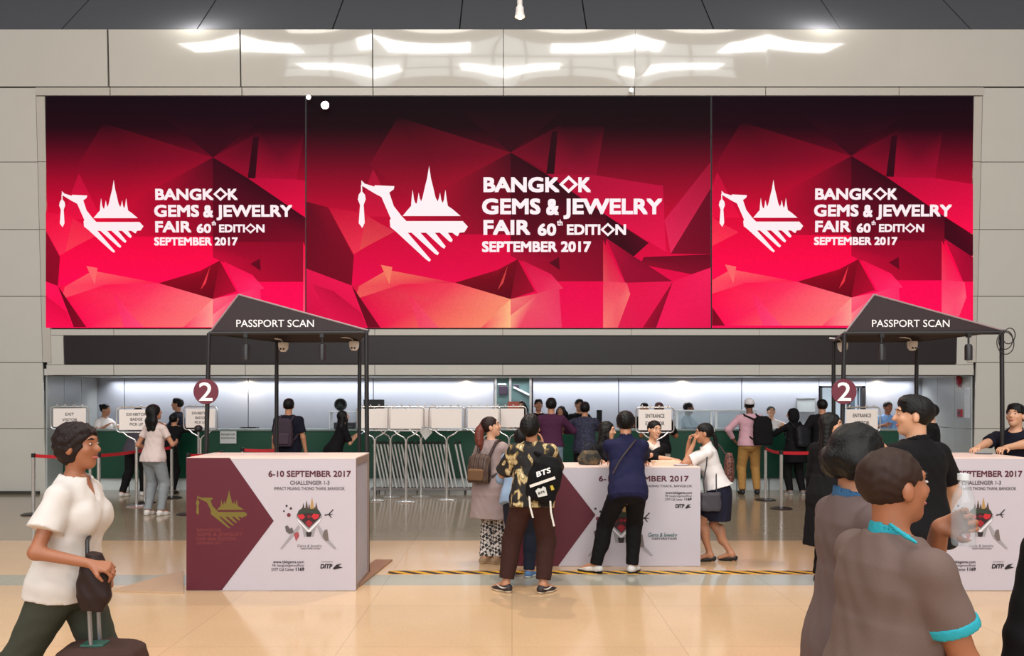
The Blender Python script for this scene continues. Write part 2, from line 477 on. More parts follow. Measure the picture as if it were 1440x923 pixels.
    if shoes is not False: do_shoes(root, shoes or {}, legs, H, h)
    J['root'] = root; J['pos'] = pos; J['th'] = th
    c, sn = math.cos(th), math.sin(th)
    J['w'] = lambda p: (pos[0] + c * p[0] - sn * p[1], pos[1] + sn * p[0] + c * p[1], p[2])
    J['toloc'] = lambda p: (c * (p[0] - pos[0]) + sn * (p[1] - pos[1]), -sn * (p[0] - pos[0]) + c * (p[1] - pos[1]), p[2])
    J['hd'] = hd; J['H'] = H
    return J

def hand(b, wr, f, nr, s, H, curl, h):
    g = H / 1.7
    th_dir = unit(np.cross(nr, f)) * (1 if s > 0 else -1)      # towards the thumb
    if P_FLIP.get('x'): th_dir = -th_dir
    r = max(.0085 * g, h * .85)
    kn = []
    for i, (o, ln) in enumerate(((.030, .072), (.010, .080), (-.010, .074), (-.030, .058))):
        base = wr + f * (.088 - .004 * abs(i - 1)) * g + th_dir * o * g
        b.cap(wr + f * .012 * g + th_dir * o * .55 * g, base, .0125 * g, .011 * g, .012)
        c1 = R(curl * .7); c2 = R(curl * 1.7)
        d1 = unit(f * math.cos(c1) + nr * math.sin(c1) + th_dir * (o * 2.2)); d2 = unit(f * math.cos(c2) + nr * math.sin(c2) + th_dir * (o * 1.5))
        mid = base + d1 * ln * .52 * g
        b.cap(base, mid, r * 1.05, r, .005); b.cap(mid, mid + d2 * ln * .48 * g, r, r * .82, .004)
    t0 = wr + f * .025 * g + th_dir * .024 * g + nr * .006 * g
    t1 = t0 + unit(th_dir * .75 + f * .75 + nr * .25) * .045 * g
    t2 = t1 + unit(th_dir * .15 + f + nr * (.2 + curl / 90)) * .034 * g
    b.cap(t0, t1, .0135 * g, .0105 * g, .012); b.cap(t1, t2, r * 1.15, r * .95, .004)
P_FLIP = {}

def do_hair(root, o, hd, Rh, u, nb, up, Rt, h):
    st = o.get('style', 'short'); m = o.get('m') or HAIR(); hh = max(h * .8, .006)
    if st == 'none': return
    s = S(); puff = o.get('puff', 0.0)
    s.ell(hd(0, -.014, .032), (A(.083, .101, .092) + puff) * u, Rh, .02)
    face = S()
    fr = o.get('fringe', .068)
    face.ell(hd(0, .100, fr - .110), A(.068, .078, .105) * u, Rh)
    if st in ('short', 'bald', 'buzz'):
        if st == 'short' and o.get('vol', 1):
            s.ell(hd(0, .035, .085), A(.064, .050, .035) * u, Rh, .03 * u)
        ear = S()
        for q in (-1, 1): ear.ell(hd(q * .085, .004, -.012), A(.024, .026, .040) * u, Rh)
        for q in (-1, 1): ear.ell(hd(q * .075, .060, -.030), A(.035, .052, .060) * u, Rh)
        s.minus(face).minus(ear); s.half(hd(0, -.09, -.062), Rh @ unit((0, .35, -1)))
        if st == 'bald':
            c = S(); c.ell(hd(0, .022, .110), A(.066, .092, .050) * u, Rh); s.minus(c)
        s.wrinkle(.003, 150, 1); s.mesh('hair', hh, m, root); return
    if st == 'curly':
        s.ell(hd(0, -.028, .0), A(.088, .082, .092) * u, Rh, .03); s.ell(hd(0, -.008, .052), A(.086, .094, .070) * u, Rh, .03)
        s.minus(face); s.half(hd(0, 0, -.095), Rh @ A(0, 0, -1)); s.wrinkle(.006, 110, 2); s.mesh('hair', hh, m, root); return
    if st in ('bun', 'tied', 'ponytail', 'braid'):
        ear = S()
        for q in (-1, 1): ear.ell(hd(q * .088, .006, -.012), A(.020, .024, .036) * u, Rh)
        for q in (-1, 1): ear.ell(hd(q * .075, .060, -.030), A(.035, .050, .062) * u, Rh)
        s.minus(face).minus(ear); s.half(hd(0, -.06, -.072), Rh @ unit((0, .35, -1)))
        s.wrinkle(.002, 150, 1)
        ho = s.mesh('hair', hh, m, root); t = S(); tm = o.get('tail', m)
        if st == 'bun': t.ell(hd(0, -.095, .075), A(.045, .040, .042) * u, Rh); t.wrinkle(.003, 140); t.mesh('bun', hh, tm, ho)
        if st in ('ponytail', 'braid'):
            L = o.get('len', .30); a = hd(0, -.080, .034); pts = [a]; sx = o.get('sx', 0.0); hb = -Rh[:, 1]
            for i in range(1, 7):
                q = i / 6.0; back = unit(hb * (1 - q) - Rt[:, 1] * q)
                pts.append(a + back * (.030 + .02 * math.sin(q * 3)) * (1 if i < 5 else .8) + A(0, 0, -L * q) + Rt[:, 0] * sx * q)
            if st == 'ponytail': t.chain(pts, [.046, .046, .045, .042, .036, .026, .011], .02); t.wrinkle(.003, 160, 3)
            else:
                for i in range(len(pts) - 1):
                    for w in (.25, .75): t.ell(pts[i] * (1 - w) + pts[i + 1] * w, (.026, .022, .026), None, .012)
            t.mesh('ponytail' if st == 'ponytail' else 'braid', hh, tm, ho)
            if o.get('tie'):
                k = S(); k.ell(a + Rt[:, 1] * -.012, (.032, .024, .030), None); k.wrinkle(.004, 120, 5); k.mesh('hair_tie', hh, o['tie'], ho)
        return
    if st in ('long', 'bob'):
        L = o.get('len', .34 if st == 'long' else .13)
        base = hd(0, -.045, -.02)
        back = -Rt[:, 1]
        for q in (-1, 0, 1):
            a = hd(q * .058, -.030 if q else -.055, .0)
            s.chain([a, a + A(0, 0, -L * .5) + back * .025 + Rt[:, 0] * q * .012, a + A(0, 0, -L) + back * .030 + Rt[:, 0] * q * .012], [.044, .052, .034], .03)
        if o.get('front', True):
            for q in (-1, 1): s.chain([hd(q * .080, .030, .02), hd(q * .088, .022, -.07), hd(q * .075, .025, -.07) + A(0, 0, -L * .45)], [.018, .020, .012], .02)
        s.minus(face); s.wrinkle(.003, 120, 2); s.mesh('hair', hh, m, root); return
    if st == 'hood':
        s.ell(hd(0, -.030, -.03), A(.100, .105, .150) * u, Rh, .03)
        f2 = S(); f2.ell(hd(0, .120, -.010), A(.062, .090, .088) * u, Rh); s.minus(f2)
        s.wrinkle(.003, 40, 2); s.mesh('headscarf', hh, m, root); return
    if st == 'cap':
        s.minus(face); s.half(hd(0, -.07, -.05), Rh @ A(0, .3, -1)); ho = s.mesh('hair', hh, m, root)
        c = S(); c.ell(hd(0, -.012, .040), A(.090, .108, .094) * u, Rh); c.half(hd(0, 0, .045), Rh @ unit((0, .25, -1)))
        c.mesh('cap', hh, o['cap'], root)

def do_bottom(root, o, P, pel, Rp, prof, legs, H, h, m):
    kind = o.get('kind', 'trousers'); lo = o.get('loose', .012); wt = o.get('waist', .045) * H
    s = S()
    pr = [q for q in prof if q[0] <= .06 * H]
    s.ell(pel, (prof[2][1] + lo, prof[2][2] + lo, .06 * H + lo), Rp, .03)
    if kind in ('trousers', 'shorts'):
        s.loft(pel, Rp, pr + [(wt + .02, pr[-1][1], pr[-1][2], 0)], .03, lo)
        zc = o.get('cut', .05)
        for k in 'LR':
            hp, kn, an, Rf, sg = legs[k]
            ra, rb, rc = o.get('r', (.056, .042, .034))
            ax = unit(an - kn); end = an - ax * o.get('crop', .0)
            s.cap(hp, kn, ra * H * m + lo, rb * H + lo * .6, .03)
            if kind == 'trousers': s.cap(kn, end, rb * H + lo * .6, rc * H + lo * .3, .03, (end, ax)); s.ell(kn * .66 + an * .34 + Rf @ A(0, -.010 * H, 0), (.036 * H + lo * .4, .036 * H + lo * .4, .085 * H), None, .03)
            else: s.p.pop(); e2 = kn + unit(kn - hp) * .02; s.cap(hp, e2, ra * H + lo, rb * H + lo + .02, .03, (e2, unit(kn - hp)))
        s.half(pel + Rp[:, 2] * wt, Rp[:, 2]); s.wrinkle(o.get('wr', .0025), 55, o.get('seed', 1))
        g = s.mesh('trousers' if kind == 'trousers' else 'shorts', h, o['m'], root)
    else:
        hem = o.get('hem', .33) * H - pel[2]; fl = o.get('flare', .02)
        pr = [(hem, pr[2][1] + fl, pr[2][2] + fl * 1.3, -.005 * H), (-.05 * H, pr[2][1] + .008, pr[2][2] + .008, -.010 * H)] + [q for q in pr if q[0] >= 0] + [(wt + .02, pr[-1][1], pr[-1][2], 0)]
        s.loft(pel, Rp if P['lean'] < 10 else Rz(-R(P['pyaw'])), pr, .02, lo, o.get('fold', .03), 11)
        for k in 'LR':
            hp, kn, an, Rf, sg = legs[k]; q = hp * .35 + kn * .65
            s.cap(hp, q, .052 * H + lo, .045 * H + lo, .03, (A(0, 0, o.get('hem', .33) * H), A(0, 0, -1)))
        s.half(pel + Rp[:, 2] * wt, Rp[:, 2])
        g = s.mesh('skirt', h, o['m'], root)
    if o.get('belt'):
        bt = S(); bt.loft(pel, Rp, [(wt - .035, pr[-1][1], pr[-1][2], 0), (wt, pr[-1][1], pr[-1][2], 0)], .01, lo + .006); bt.mesh('belt', h * .8, o['belt'], g)

def do_top(root, o, P, pel, Rt, Rp, prof, arms, nb, up, H, h, sex, m, hd):
    lo = o.get('loose', .014); hem = o.get('hem', -.055) * H; sl = o.get('sleeve', .65)
    wz = o.get('boxy', .088 if sex == 'm' else .078) * H
    pr = [(w, max(rx, wz) if w < .24 * H else rx, ry, yo) for (w, rx, ry, yo) in prof if w >= -.05 * H]
    if hem < -.05 * H: pr = [(hem - .02, pr[1][1] + o.get('flare', .0), pr[1][2] + o.get('flare', .0), pr[1][3])] + [q for q in pr if q[0] > hem]
    s = S(); s.loft(pel, Rt, pr, .03, lo, o.get('fold', 0.0), 7)
    hl = lo + o.get('over', .016)
    s.ell(pel, (prof[2][1] + hl, prof[2][2] + hl, .06 * H + hl), Rt, .04); s.loft(pel, Rt, [(max(hem, -.05 * H), prof[2][1], prof[2][2], prof[2][3]), (.03 * H, prof[3][1], prof[3][2], -.004 * H), (.15 * H, prof[4][1] * .80, prof[4][2] * .74, 0)], .04, hl)
    if hem < -.08 * H: s.loft(pel, Rp, [(hem - .02, prof[2][1] + o.get('flare', 0), prof[2][2] + o.get('flare', 0), -.008 * H), (0, prof[2][1], prof[2][2], prof[2][3]), (.10 * H, prof[2][1] * .72, prof[2][2] * .72, 0)], .04, hl)
    if sex == 'f':
        for q in (-1, 1): s.ell(pel + Rt @ A(q * .042 * H, .050 * H, .195 * H), (.038 * H + lo, .032 * H + lo, .040 * H + lo), Rt, .03)
    q = (1.0 if sex == 'm' else .88) * m; cuffs = []
    for k in 'LR':
        sh, el, wr, f, nr, sg = arms[k]
        s.cap(nb - up * .014 * H + Rt @ A(sg * .025 * H, 0, 0), sh - up * .004 * H, .020 * H * q + lo * .8, .028 * H * q + lo * .8, .03)
        if sl <= 0: continue
        t1 = min(sl, 1.0); e = sh + (el - sh) * t1; ax = unit(el - sh); w1 = o.get('wide', .008)
        r1 = .029 * H * q + lo * .8; r2 = (.025 * H * q + lo * .8 + w1) if sl < 1 else .026 * H * q + lo * .7
        s.cap(sh, e, r1, r2, .02, (e, ax) if sl < 1 else None)
        if sl > 1:
            ax = unit(wr - el); e = el + (wr - el) * min(sl - 1, .97); r2b = .019 * H * q + lo * .6
            s.cap(el, e, r2, r2b, .015, (e, ax)); cuffs.append((e, ax, r2b))
        else: cuffs.append((e, ax, r2))
    nk = S(); nr_ = o.get('neck', .040) * H
    nk.cap(nb - up * .012 * H, hd(0, -.01, -.06), nr_, nr_ * 1.05)
    if o.get('vneck'): nk.cap(nb + Rt @ A(0, .05 * H, -.01 * H), nb + Rt @ A(0, .085 * H, -.055 * H), .022 * H, .006 * H)
    s.minus(nk); s.half(pel + Rt[:, 2] * hem, -Rt[:, 2]); s.wrinkle(o.get('wr', .003), 42, o.get('seed', 2))
    g = s.mesh(o.get('name', 'shirt'), h, o['m'], root)
    if o.get('collar'):
        c = S(); c.cap(nb - up * .018 * H, nb + up * .022 * H, nr_ + .010, nr_ + .004, .01, (nb + up * .020 * H + Rt[:, 1] * 0, unit(up + Rt[:, 1] * .35)), (nb - up * .016 * H, -up))
        i = S(); i.cap(nb - up * .02 * H, nb + up * .08 * H, nr_ - .006, nr_ - .004); c.minus(i); c.mesh('collar', min(h, .008), o['collar'], g)
    if o.get('cuff'):
        for (e, ax, r) in cuffs:
            c = S(); c.cap(e - ax * .028, e + ax * .004, r + .003, r + .004, .01, (e + ax * .004, ax), (e - ax * .026, -ax)); c.mesh('cuff', min(h, .007), o['cuff'], g)

def do_shoes(root, o, legs, H, h):
    g = H / 1.7; hh = min(h, .008)
    for k in 'LR':
        hp, kn, an, Rf, sg = legs[k]
        org = an - Rf @ A(0, 0, .048 * H); F = lambda x, y, z: org + Rf @ (A(x, y, z) * g)
        s = S(); hi = o.get('high', .075)
        s.cap(F(0, -.035, .040), F(sg * .004, .09, .034), .038 * g, .046 * g, .03); s.cap(F(sg * .004, .09, .034), F(0, .160, .028), .044 * g, .032 * g, .03)
        if not o.get('flat'): s.cap(F(0, -.012, .045), F(0, .0, .10), .042 * g, .036 * g, .02)
        s.half(F(0, 0, hi), Rf @ A(0, .25, 1)); s.half(F(0, 0, .002), Rf @ A(0, 0, -1))
        so = s.mesh('shoe', hh, o.get('m') or mat('black_shoe', (24, 22, 22), .5), root)
        if o.get('sole'):
            q = S(); q.cap(F(0, -.035, .034), F(sg * .004, .09, .034), .040 * g, .049 * g, .03); q.cap(F(sg * .004, .09, .034), F(0, .160, .030), .047 * g, .037 * g, .03)
            q.half(F(0, 0, .024), Rf @ A(0, 0, 1)); q.half(F(0, 0, 0.0), Rf @ A(0, 0, -1)); q.mesh('sole', hh, o['sole'], so)
        if o.get('swoosh'):
            for side in (-1, 1):
                mb = MB(); pl = [(-.055, .058), (-.02, .038), (.02, .030), (.055, .036), (.085, .046), (.05, .043), (.02, .042), (-.01, .047)]
                pl = [(.09 - p[0] - .02, p[1] + .012) for p in pl]
                mb.prism(pl, F(side * .051, -.045, 0), Rf @ A(0, 1, 0) * g, Rf @ A(0, 0, 1) * g, .004)
                mb.build('shoe_stripe', o['swoosh'], so)
# ------------------------------------------------------------------ camera, light, setting
cam = bpy.data.cameras.new('camera'); cam_o = bpy.data.objects.new('camera', cam); COL.objects.link(cam_o)
cam_o.location = (0, 0, CAMZ); cam_o.rotation_euler = (PI / 2, 0, 0)
cam.sensor_width = 36.0; cam.lens = FPX / 1440 * 36.0; cam.shift_y = (HY - 461.5) / 1440.0; cam.clip_end = 200
SC.camera = cam_o
vs = SC.view_settings; vs.view_transform = 'Standard'; vs.look = 'None'; vs.exposure = 0.0; vs.gamma = 1.0; vs.use_curve_mapping = False
SC.cycles.use_denoising = True; SC.cycles.max_bounces = 8

# the front wall leans a little towards the hall
D0, LEAN = 15.6, 0.0454
WN = Vector((0, -1, -LEAN)).normalized()
def W(px, py, off=0.0):
    D = (D0 - CAMZ * LEAN) / (1 + LEAN * (HY - py) / FPX)
    return Vector((at(px, D), D, hz(py, D))) + WN * off
WU = Vector((1, 0, 0)); WV = WN.cross(WU).normalized()
if WV.z < 0: WV = -WV
WO = W(720, 700)
def wq(p): return ((p - WO).dot(WU), (p - WO).dot(WV))
def wslab(mb, px0, py0, px1, py1, off0, off1, ux=None):
    """a flat slab lying on the leaning wall, given by two opposite corners"""
    a = W(px0, py0); b = W(px1, py1); (u0, v0), (u1, v1) = wq(a), wq(b)
    if ux: u0, u1 = ux
    mb.prism([(u0, v1), (u1, v1), (u1, v0), (u0, v0)], WO + WN * off0, WU, WV, off1 - off0)

def struct(mb, name, m, smooth=False):
    return tag(mb.build(name, m, None, smooth), kind='structure')

# ---- materials of the setting
clad = mat('wall_cladding', (194, 190, 181), 0.08, var=0.03, scale=3, bump=0.10, bscale=1.4, coat=0.9)
joint = mat('dark_joint', (52, 48, 44), 0.7)
steel_wall = mat('satin_metal_wall', (176, 180, 190), 0.25, metal=0.2, var=0.05, scale=2)
chrome = mat('chrome', (224, 222, 220), 0.2, metal=0.85, var=0.03)
black_metal = mat('black_metal', (24, 22, 24), 0.45, var=0.1)
white_print = mat('white_print', (194, 186, 194), 0.45, var=0.015)
sign_white = mat('sign_white', (238, 226, 218), 0.45, var=0.015)
maroon = mat('maroon_print', (88, 16, 36), 0.45, var=0.05)
maroon_ink = mat('maroon_ink', (84, 22, 40), 0.5)
grey_ink = mat('grey_ink', (96, 88, 92), 0.5)
gold_ink = mat('gold_ink', (112, 98, 34), 0.45)
red_ink = mat('red_ink', (186, 30, 44), 0.5)
black_ink = mat('black_ink', (34, 28, 32), 0.5)
white_ink = mat('white_ink', (240, 238, 238), 0.5)
red_belt = mat('red_belt', (190, 18, 32), 0.55)
green = mat('green_counter', (14, 66, 48), 0.32, var=0.06, scale=2)

def floor_material():
    m = bpy.data.materials.new('polished_stone_floor'); m.use_nodes = True
    nt = m.node_tree; N = nt.nodes; L = nt.links; b = N['Principled BSDF']
    tc = N.new('ShaderNodeTexCoord'); sx = N.new('ShaderNodeSeparateXYZ'); L.new(tc.outputs['Object'], sx.inputs[0])
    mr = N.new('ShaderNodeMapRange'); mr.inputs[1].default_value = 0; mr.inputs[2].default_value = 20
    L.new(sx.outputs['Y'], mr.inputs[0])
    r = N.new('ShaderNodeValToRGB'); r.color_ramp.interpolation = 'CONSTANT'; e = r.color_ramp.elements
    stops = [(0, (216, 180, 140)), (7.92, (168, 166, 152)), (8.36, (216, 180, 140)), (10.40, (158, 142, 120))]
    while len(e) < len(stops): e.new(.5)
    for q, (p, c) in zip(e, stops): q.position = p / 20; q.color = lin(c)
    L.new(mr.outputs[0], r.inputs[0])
    nz = N.new('ShaderNodeTexNoise'); nz.inputs['Scale'].default_value = 1.3; nz.inputs['Detail'].default_value = 6; L.new(tc.outputs['Object'], nz.inputs['Vector'])
    n2 = N.new('ShaderNodeTexNoise'); n2.inputs['Scale'].default_value = 45; n2.inputs['Detail'].default_value = 3; L.new(tc.outputs['Object'], n2.inputs['Vector'])
    bk = N.new('ShaderNodeTexBrick'); bk.offset = 0; bk.inputs['Scale'].default_value = 1; bk.inputs['Brick Width'].default_value = 1.2; bk.inputs['Row Height'].default_value = 1.2
    bk.inputs['Mortar Size'].default_value = .004; bk.inputs['Color1'].default_value = (1, 1, 1, 1); bk.inputs['Color2'].default_value = (.95, .95, .95, 1); bk.inputs['Mortar'].default_value = (.78, .78, .78, 1)
    L.new(tc.outputs['Object'], bk.inputs['Vector'])
    ad = N.new('ShaderNodeMath'); ad.operation = 'ADD'; L.new(nz.outputs['Fac'], ad.inputs[0]); L.new(n2.outputs['Fac'], ad.inputs[1])
    m2 = N.new('ShaderNodeMapRange'); m2.inputs[1].default_value = .6; m2.inputs[2].default_value = 1.4; m2.inputs[3].default_value = .88; m2.inputs[4].default_value = 1.04
    L.new(ad.outputs[0], m2.inputs[0])
    x1 = N.new('ShaderNodeMix'); x1.data_type = 'RGBA'; x1.blend_type = 'MULTIPLY'; x1.inputs[0].default_value = 1
    L.new(r.outputs[0], x1.inputs[6]); L.new(bk.outputs['Color'], x1.inputs[7])
    x2 = N.new('ShaderNodeMix'); x2.data_type = 'RGBA'; x2.blend_type = 'MULTIPLY'; x2.inputs[0].default_value = 1
    L.new(x1.outputs[2], x2.inputs[6]); L.new(m2.outputs[0], x2.inputs[7])
    L.new(x2.outputs[2], b.inputs['Base Color'])
    b.inputs['Roughness'].default_value = 0.13; b.inputs['Specular IOR Level'].default_value = 0.5
    bp = N.new('ShaderNodeBump'); bp.inputs['Strength'].default_value = .015; L.new(nz.outputs['Fac'], bp.inputs['Height']); L.new(bp.outputs['Normal'], b.inputs['Normal'])
    return m
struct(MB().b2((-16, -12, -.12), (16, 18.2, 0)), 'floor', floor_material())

# ---- front wall: backing slabs round the counter recess, then the glossy panels
wb = MB()
for q in ((-220, 40, 1660, 131), (-220, 131, 64, 700), (1370, 131, 1660, 700), (64, 131, 1370, 529)):
    wslab(wb, *q, -.34, -.03, {-220: (-12.5, -8.53), 1370: (8.42, 12.5)}.get(q[0]) if q[1] == 131 and q[3] == 700 else None)
def panel(mb, px0, py0, px1, py1, bulge=.010, g=.006, off=0.0, n=10, ux=None):
    (u0, v1), (u1, v0) = wq(W(px0, py0)), wq(W(px1, py1))
    if ux: u0, u1 = ux
    u0 += g; u1 -= g; v0 += g; v1 -= g
    vs = []; 
    for j in range(n + 1):
        for i in range(n + 1):
            s, t = i / n, j / n
            z = off + bulge * (16 * s * (1 - s) * t * (1 - t)) ** .8
            vs.append(WO + WU * (u0 + (u1 - u0) * s) + WV * (v0 + (v1 - v0) * t) + WN * z)
    fs = [(j * (n + 1) + i, j * (n + 1) + i + 1, (j + 1) * (n + 1) + i + 1, (j + 1) * (n + 1) + i) for j in range(n) for i in range(n)]
    m = len(vs); rim = [i for i in range(n + 1)] + [j * (n + 1) + n for j in range(1, n + 1)] + [n * (n + 1) + i for i in range(n - 1, -1, -1)] + [j * (n + 1) for j in range(n - 1, 0, -1)]
    vs += [vs[i] - WN * .03 for i in rim]
    fs += [(rim[(k + 1) % len(rim)], rim[k], m + k, m + (k + 1) % len(rim)) for k in range(len(rim))]
    mb.add(vs, fs)
struct(wb, 'wall_front', joint)
wp = MB(); tx = [-218, -33, 152, 338, 524, 708, 893, 1078, 1265, 1450, 1640]
for a, b in zip(tx, tx[1:]): panel(wp, a, 41, b, 122 if 50 < (a + b) / 2 < 1383 else 131, .012)
UL, UR = wq(W(50.5, 122))[0], wq(W(1382, 122))[0]
ys = [123.5, 228, 323, 417, 510, 603, 697]
for a, b in zip(ys, ys[1:]):
    panel(wp, 0, a, 0, b, .008, ux=(UL - 2.3, UL)); panel(wp, 0, a, 0, b, .008, ux=(UL - 4.6, UL - 2.3))
    panel(wp, 0, a, 0, b, .008, ux=(UR, UR + 2.3)); panel(wp, 0, a, 0, b, .008, ux=(UR + 2.3, UR + 4.6))
for x0, x1 in zip([65, 160, 345, 527, 707, 888, 1068, 1250], [160, 345, 527, 707, 888, 1068, 1250, 1369]):
    panel(wp, x0, 463, x1, 472, .002, .004, 0, 3); panel(wp, x0, 513, x1, 528, .002, .004, 0, 3)
panel(wp, 65, 472, 90, 513, .003, .004, 0, 3); panel(wp, 1345, 472, 1369, 513, .003, .004, 0, 3)
struct(wp, 'wall_panels', clad, True)
# slim frame round the screens
tr = MB()
for x0, x1 in zip([51, 156, 341, 525, 708, 892, 1076, 1263], [156, 341, 525, 708, 892, 1076, 1263, 1382]): wslab(tr, x0 + .6, 124, x1 - .6, 135, -.03, .035)
for a, b in zip(ys, ys[1:]):
    if a < 500: y0_, y1_ = (a + .4 if a > 130 else 136), (b - .4 if b < 520 else 528); wslab(tr, 52, y0_, 63.5, y1_, -.03, .02, (UL + .012, UL + .160)); wslab(tr, 1370, y0_, 1381, y1_, -.03, .02, (UR - .160, UR - .012))
struct(tr, 'trim_1', mat('frame_trim', (184, 178, 168), .3, var=.03))
# sloping dark fascia above the wall
zt = W(720, 40).z; yt = W(720, 40).y
cl = MB(); sl = Vector((0, 1, 1)).normalized(); s0 = Vector((0, yt + .16, zt - .02))
jx = [-10.6, -8.15, -5.7, -3.25, -.95, 1.35, 3.65, 5.95, 8.3, 10.7]
for a, b in zip(jx, jx[1:]):
    cl.prism([(a + .012, 0), (b - .012, 0), (b - .012, 2.6), (a + .012, 2.6)], s0, Vector((1, 0, 0)), sl, .03)
struct(cl, 'ceiling', mat('dark_fascia', (76, 77, 82), .55, var=.06))
bk = MB(); bk.prism([(-13, .02), (13, .02), (13, 2.7), (-13, 2.7)], s0 + Vector((0, .05, -.05)), Vector((1, 0, 0)), sl, .02); struct(bk, 'trim_2', joint)
# the recess with the long counter
rc = MB(); ZS = W(720, 528).z
rc.b2((-8.62, 15.56, ZS + .0), (8.42, 17.9, ZS + .12)); struct(rc, 'ceiling_recess', mat('soffit_white', (214, 212, 208), .6))
rb = MB(); bx = [-8.75] + [at(p, 17.5) for p in (175, 349, 525)] + [at(695, 17.5)]
def backpan(x0, x1): rb.b2((x0 + .008, 17.5, .0), (x1 - .008, 17.58, ZS), .004)
for a, b in zip(bx, bx[1:]): backpan(a, b)
bx = [at(p, 17.5) for p in (749, 870, 1043, 1152)]
for a, b in zip(bx, bx[1:]): backpan(a, b)
backpan(at(1217, 17.5), 8.6)
rb.b2((at(695, 17.5), 17.5, 0), (at(749, 17.5), 17.58, .5)); rb.b2((at(1152, 17.5), 17.5, 0), (at(1217, 17.5), 17.58, hz(602, 17.5))); rb.b2((at(1152, 17.5), 17.5, hz(543, 17.5)), (at(1217, 17.5), 17.58, ZS))
struct(rb, 'wall_back', steel_wall)
struct(MB().b2((-9, 17.6, 0), (9, 17.7, ZS)), 'wall_rear', joint)
for nm, x, sgn in (('wall_left', -8.50, -1), ('wall_right', 8.40, 1)):
    ws = MB()
    for y0, y1 in ((15.60, 16.2), (16.2, 16.85), (16.85, 17.5)):
        for z0, z1 in ((0, 1.18), (1.18, ZS)): ws.b2((x, y0 + .006, z0 + .004), (x + sgn * .1, y1 - .006, z1 - .004), .003)
    struct(ws, nm, mat('side_panel_grey', (170, 174, 172), .25, var=.03))
# baseboard along the piers
for nm, x0, x1 in (('baseboard_left', -13, -8.62), ('baseboard_right', 8.43, 13)):
    struct(MB().b2((x0, 15.50, 0), (x1, 15.58, .05)), nm, joint)

# door with a mirror-like glass, where an escalator rail shows
def glassdoor():
    d = 17.5; f = MB()
    for p in (697, 717.5, 746): f.b2((at(p - 1.6, d), d - .05, 0.5), (at(p + 1.6, d), d + .02, ZS))
    o = struct(f, 'door_1', chrome)
    g = MB(); g.b2((at(697, d), d + .03, .5), (at(746, d), d + .05, ZS)); p = g.build('pane', mat('teal_glass', (120, 150, 150), .06, var=.5, scale=2.5, metal=.6), o)
    r = MB(); r.cyl((at(722, d), d + .01, hz(545, d)), (at(744, d), d + .01, hz(556, d)), .022); r.cyl((at(700, d), d + .01, hz(541, d)), (at(712, d), d + .01, hz(541, d)), .018)
    r.build('rail', white_ink, o)
    b = MB(); b.b2((at(701, d), d + .0, hz(556, d)), (at(714, d), d + .02, hz(543, d)), .01); b.b2((at(722, d), d, hz(548, d)), (at(730, d), d + .02, hz(541, d)), .01); b.build('panel', mat('dark_purple_panel', (50, 40, 52), .3), o)
glassdoor()
def window():
    d = 17.5; f = MB(); x0, x1, z0, z1 = at(1153, d), at(1216, d), hz(601, d), hz(543, d); t = .04
    f.b2((x0, d - .03, z0), (x0 + t, d + .1, z1)); f.b2((x1 - t * 1.6, d - .03, z0), (x1, d + .1, z1)); f.b2((x0, d - .03, z1 - t), (x1, d + .1, z1)); f.b2((x0, d - .03, z0), (x1, d + .1, z0 + t))
    f.b2((at(1194, d) - .02, d - .02, z0), (at(1194, d) + .02, d + .08, z1))
    o = struct(f, 'window_1', mat('window_frame_dark', (40, 38, 40), .4))
    g = MB(); g.b2((x0, d + .085, z0), (x1, d + .095, z1)); g.build('pane', emit('daylit_pane', (196, 212, 226), .8), o)
    s = MB(); s.b2((at(1197, d), d + .03, z0), (at(1203, d), d + .06, z1)); s.b2((at(1207, d), d + .03, z0), (at(1209, d), d + .06, z1)); s.build('mullion', mat('grey_blue_mullion', (84, 100, 112), .4), o)
window()

# ---- lights of the hall and an added floor fill
w = bpy.data.worlds.new('hall_air'); SC.world = w; w.use_nodes = True
w.node_tree.nodes['Background'].inputs[0].default_value = (1.0, .97, .94, 1); w.node_tree.nodes['Background'].inputs[1].default_value = 0.30
def area(name, loc, size, power, col, rot=(0, 0, 0), spread=180):
    l = bpy.data.lights.new(name, 'AREA'); l.shape = 'RECTANGLE'; l.size, l.size_y = size; l.energy = power; l.color = col; l.spread = R(spread)
    o = bpy.data.objects.new(name, l); COL.objects.link(o); o.location = loc; o.rotation_euler = rot; return o
def spot(name, loc, target, power, col, angle, radius=.05, blend=.4):
    l = bpy.data.lights.new(name, 'SPOT'); l.energy = power; l.color = col; l.spot_size = R(angle); l.spot_blend = blend; l.shadow_soft_size = radius
    o = bpy.data.objects.new(name, l); COL.objects.link(o); o.location = loc
    o.rotation_euler = (Vector(target) - Vector(loc)).to_track_quat('-Z', 'Y').to_euler(); return o
def point(name, loc, power, col, radius=.06):
    l = bpy.data.lights.new(name, 'POINT'); l.energy = power; l.color = col; l.shadow_soft_size = radius
    o = bpy.data.objects.new(name, l); COL.objects.link(o); o.location = loc; return o
area('hall_window_light', (0, -11, 7.5), (22, 5), 2500, (.93, .97, 1.0), (R(84), 0, 0))
area('hall_window_light', (0, -11, 15.2), (22, 4), 700, (.93, .97, 1.0), (R(80), 0, 0))
wf = MB()
for k in range(9): wf.b2((-11.1 + 2.76 * k, -10.75, 4.6), (-10.9 + 2.76 * k, -10.6, 17.4))
for z in (4.6, 6.2, 7.6, 9.0, 10.3, 13.0, 14.3, 15.6, 17.2): wf.b2((-11.2, -10.8, z), (11.3, -10.62, z + .16))
struct(wf, 'window_2', mat('window_frame_dark', (40, 38, 40), .4))
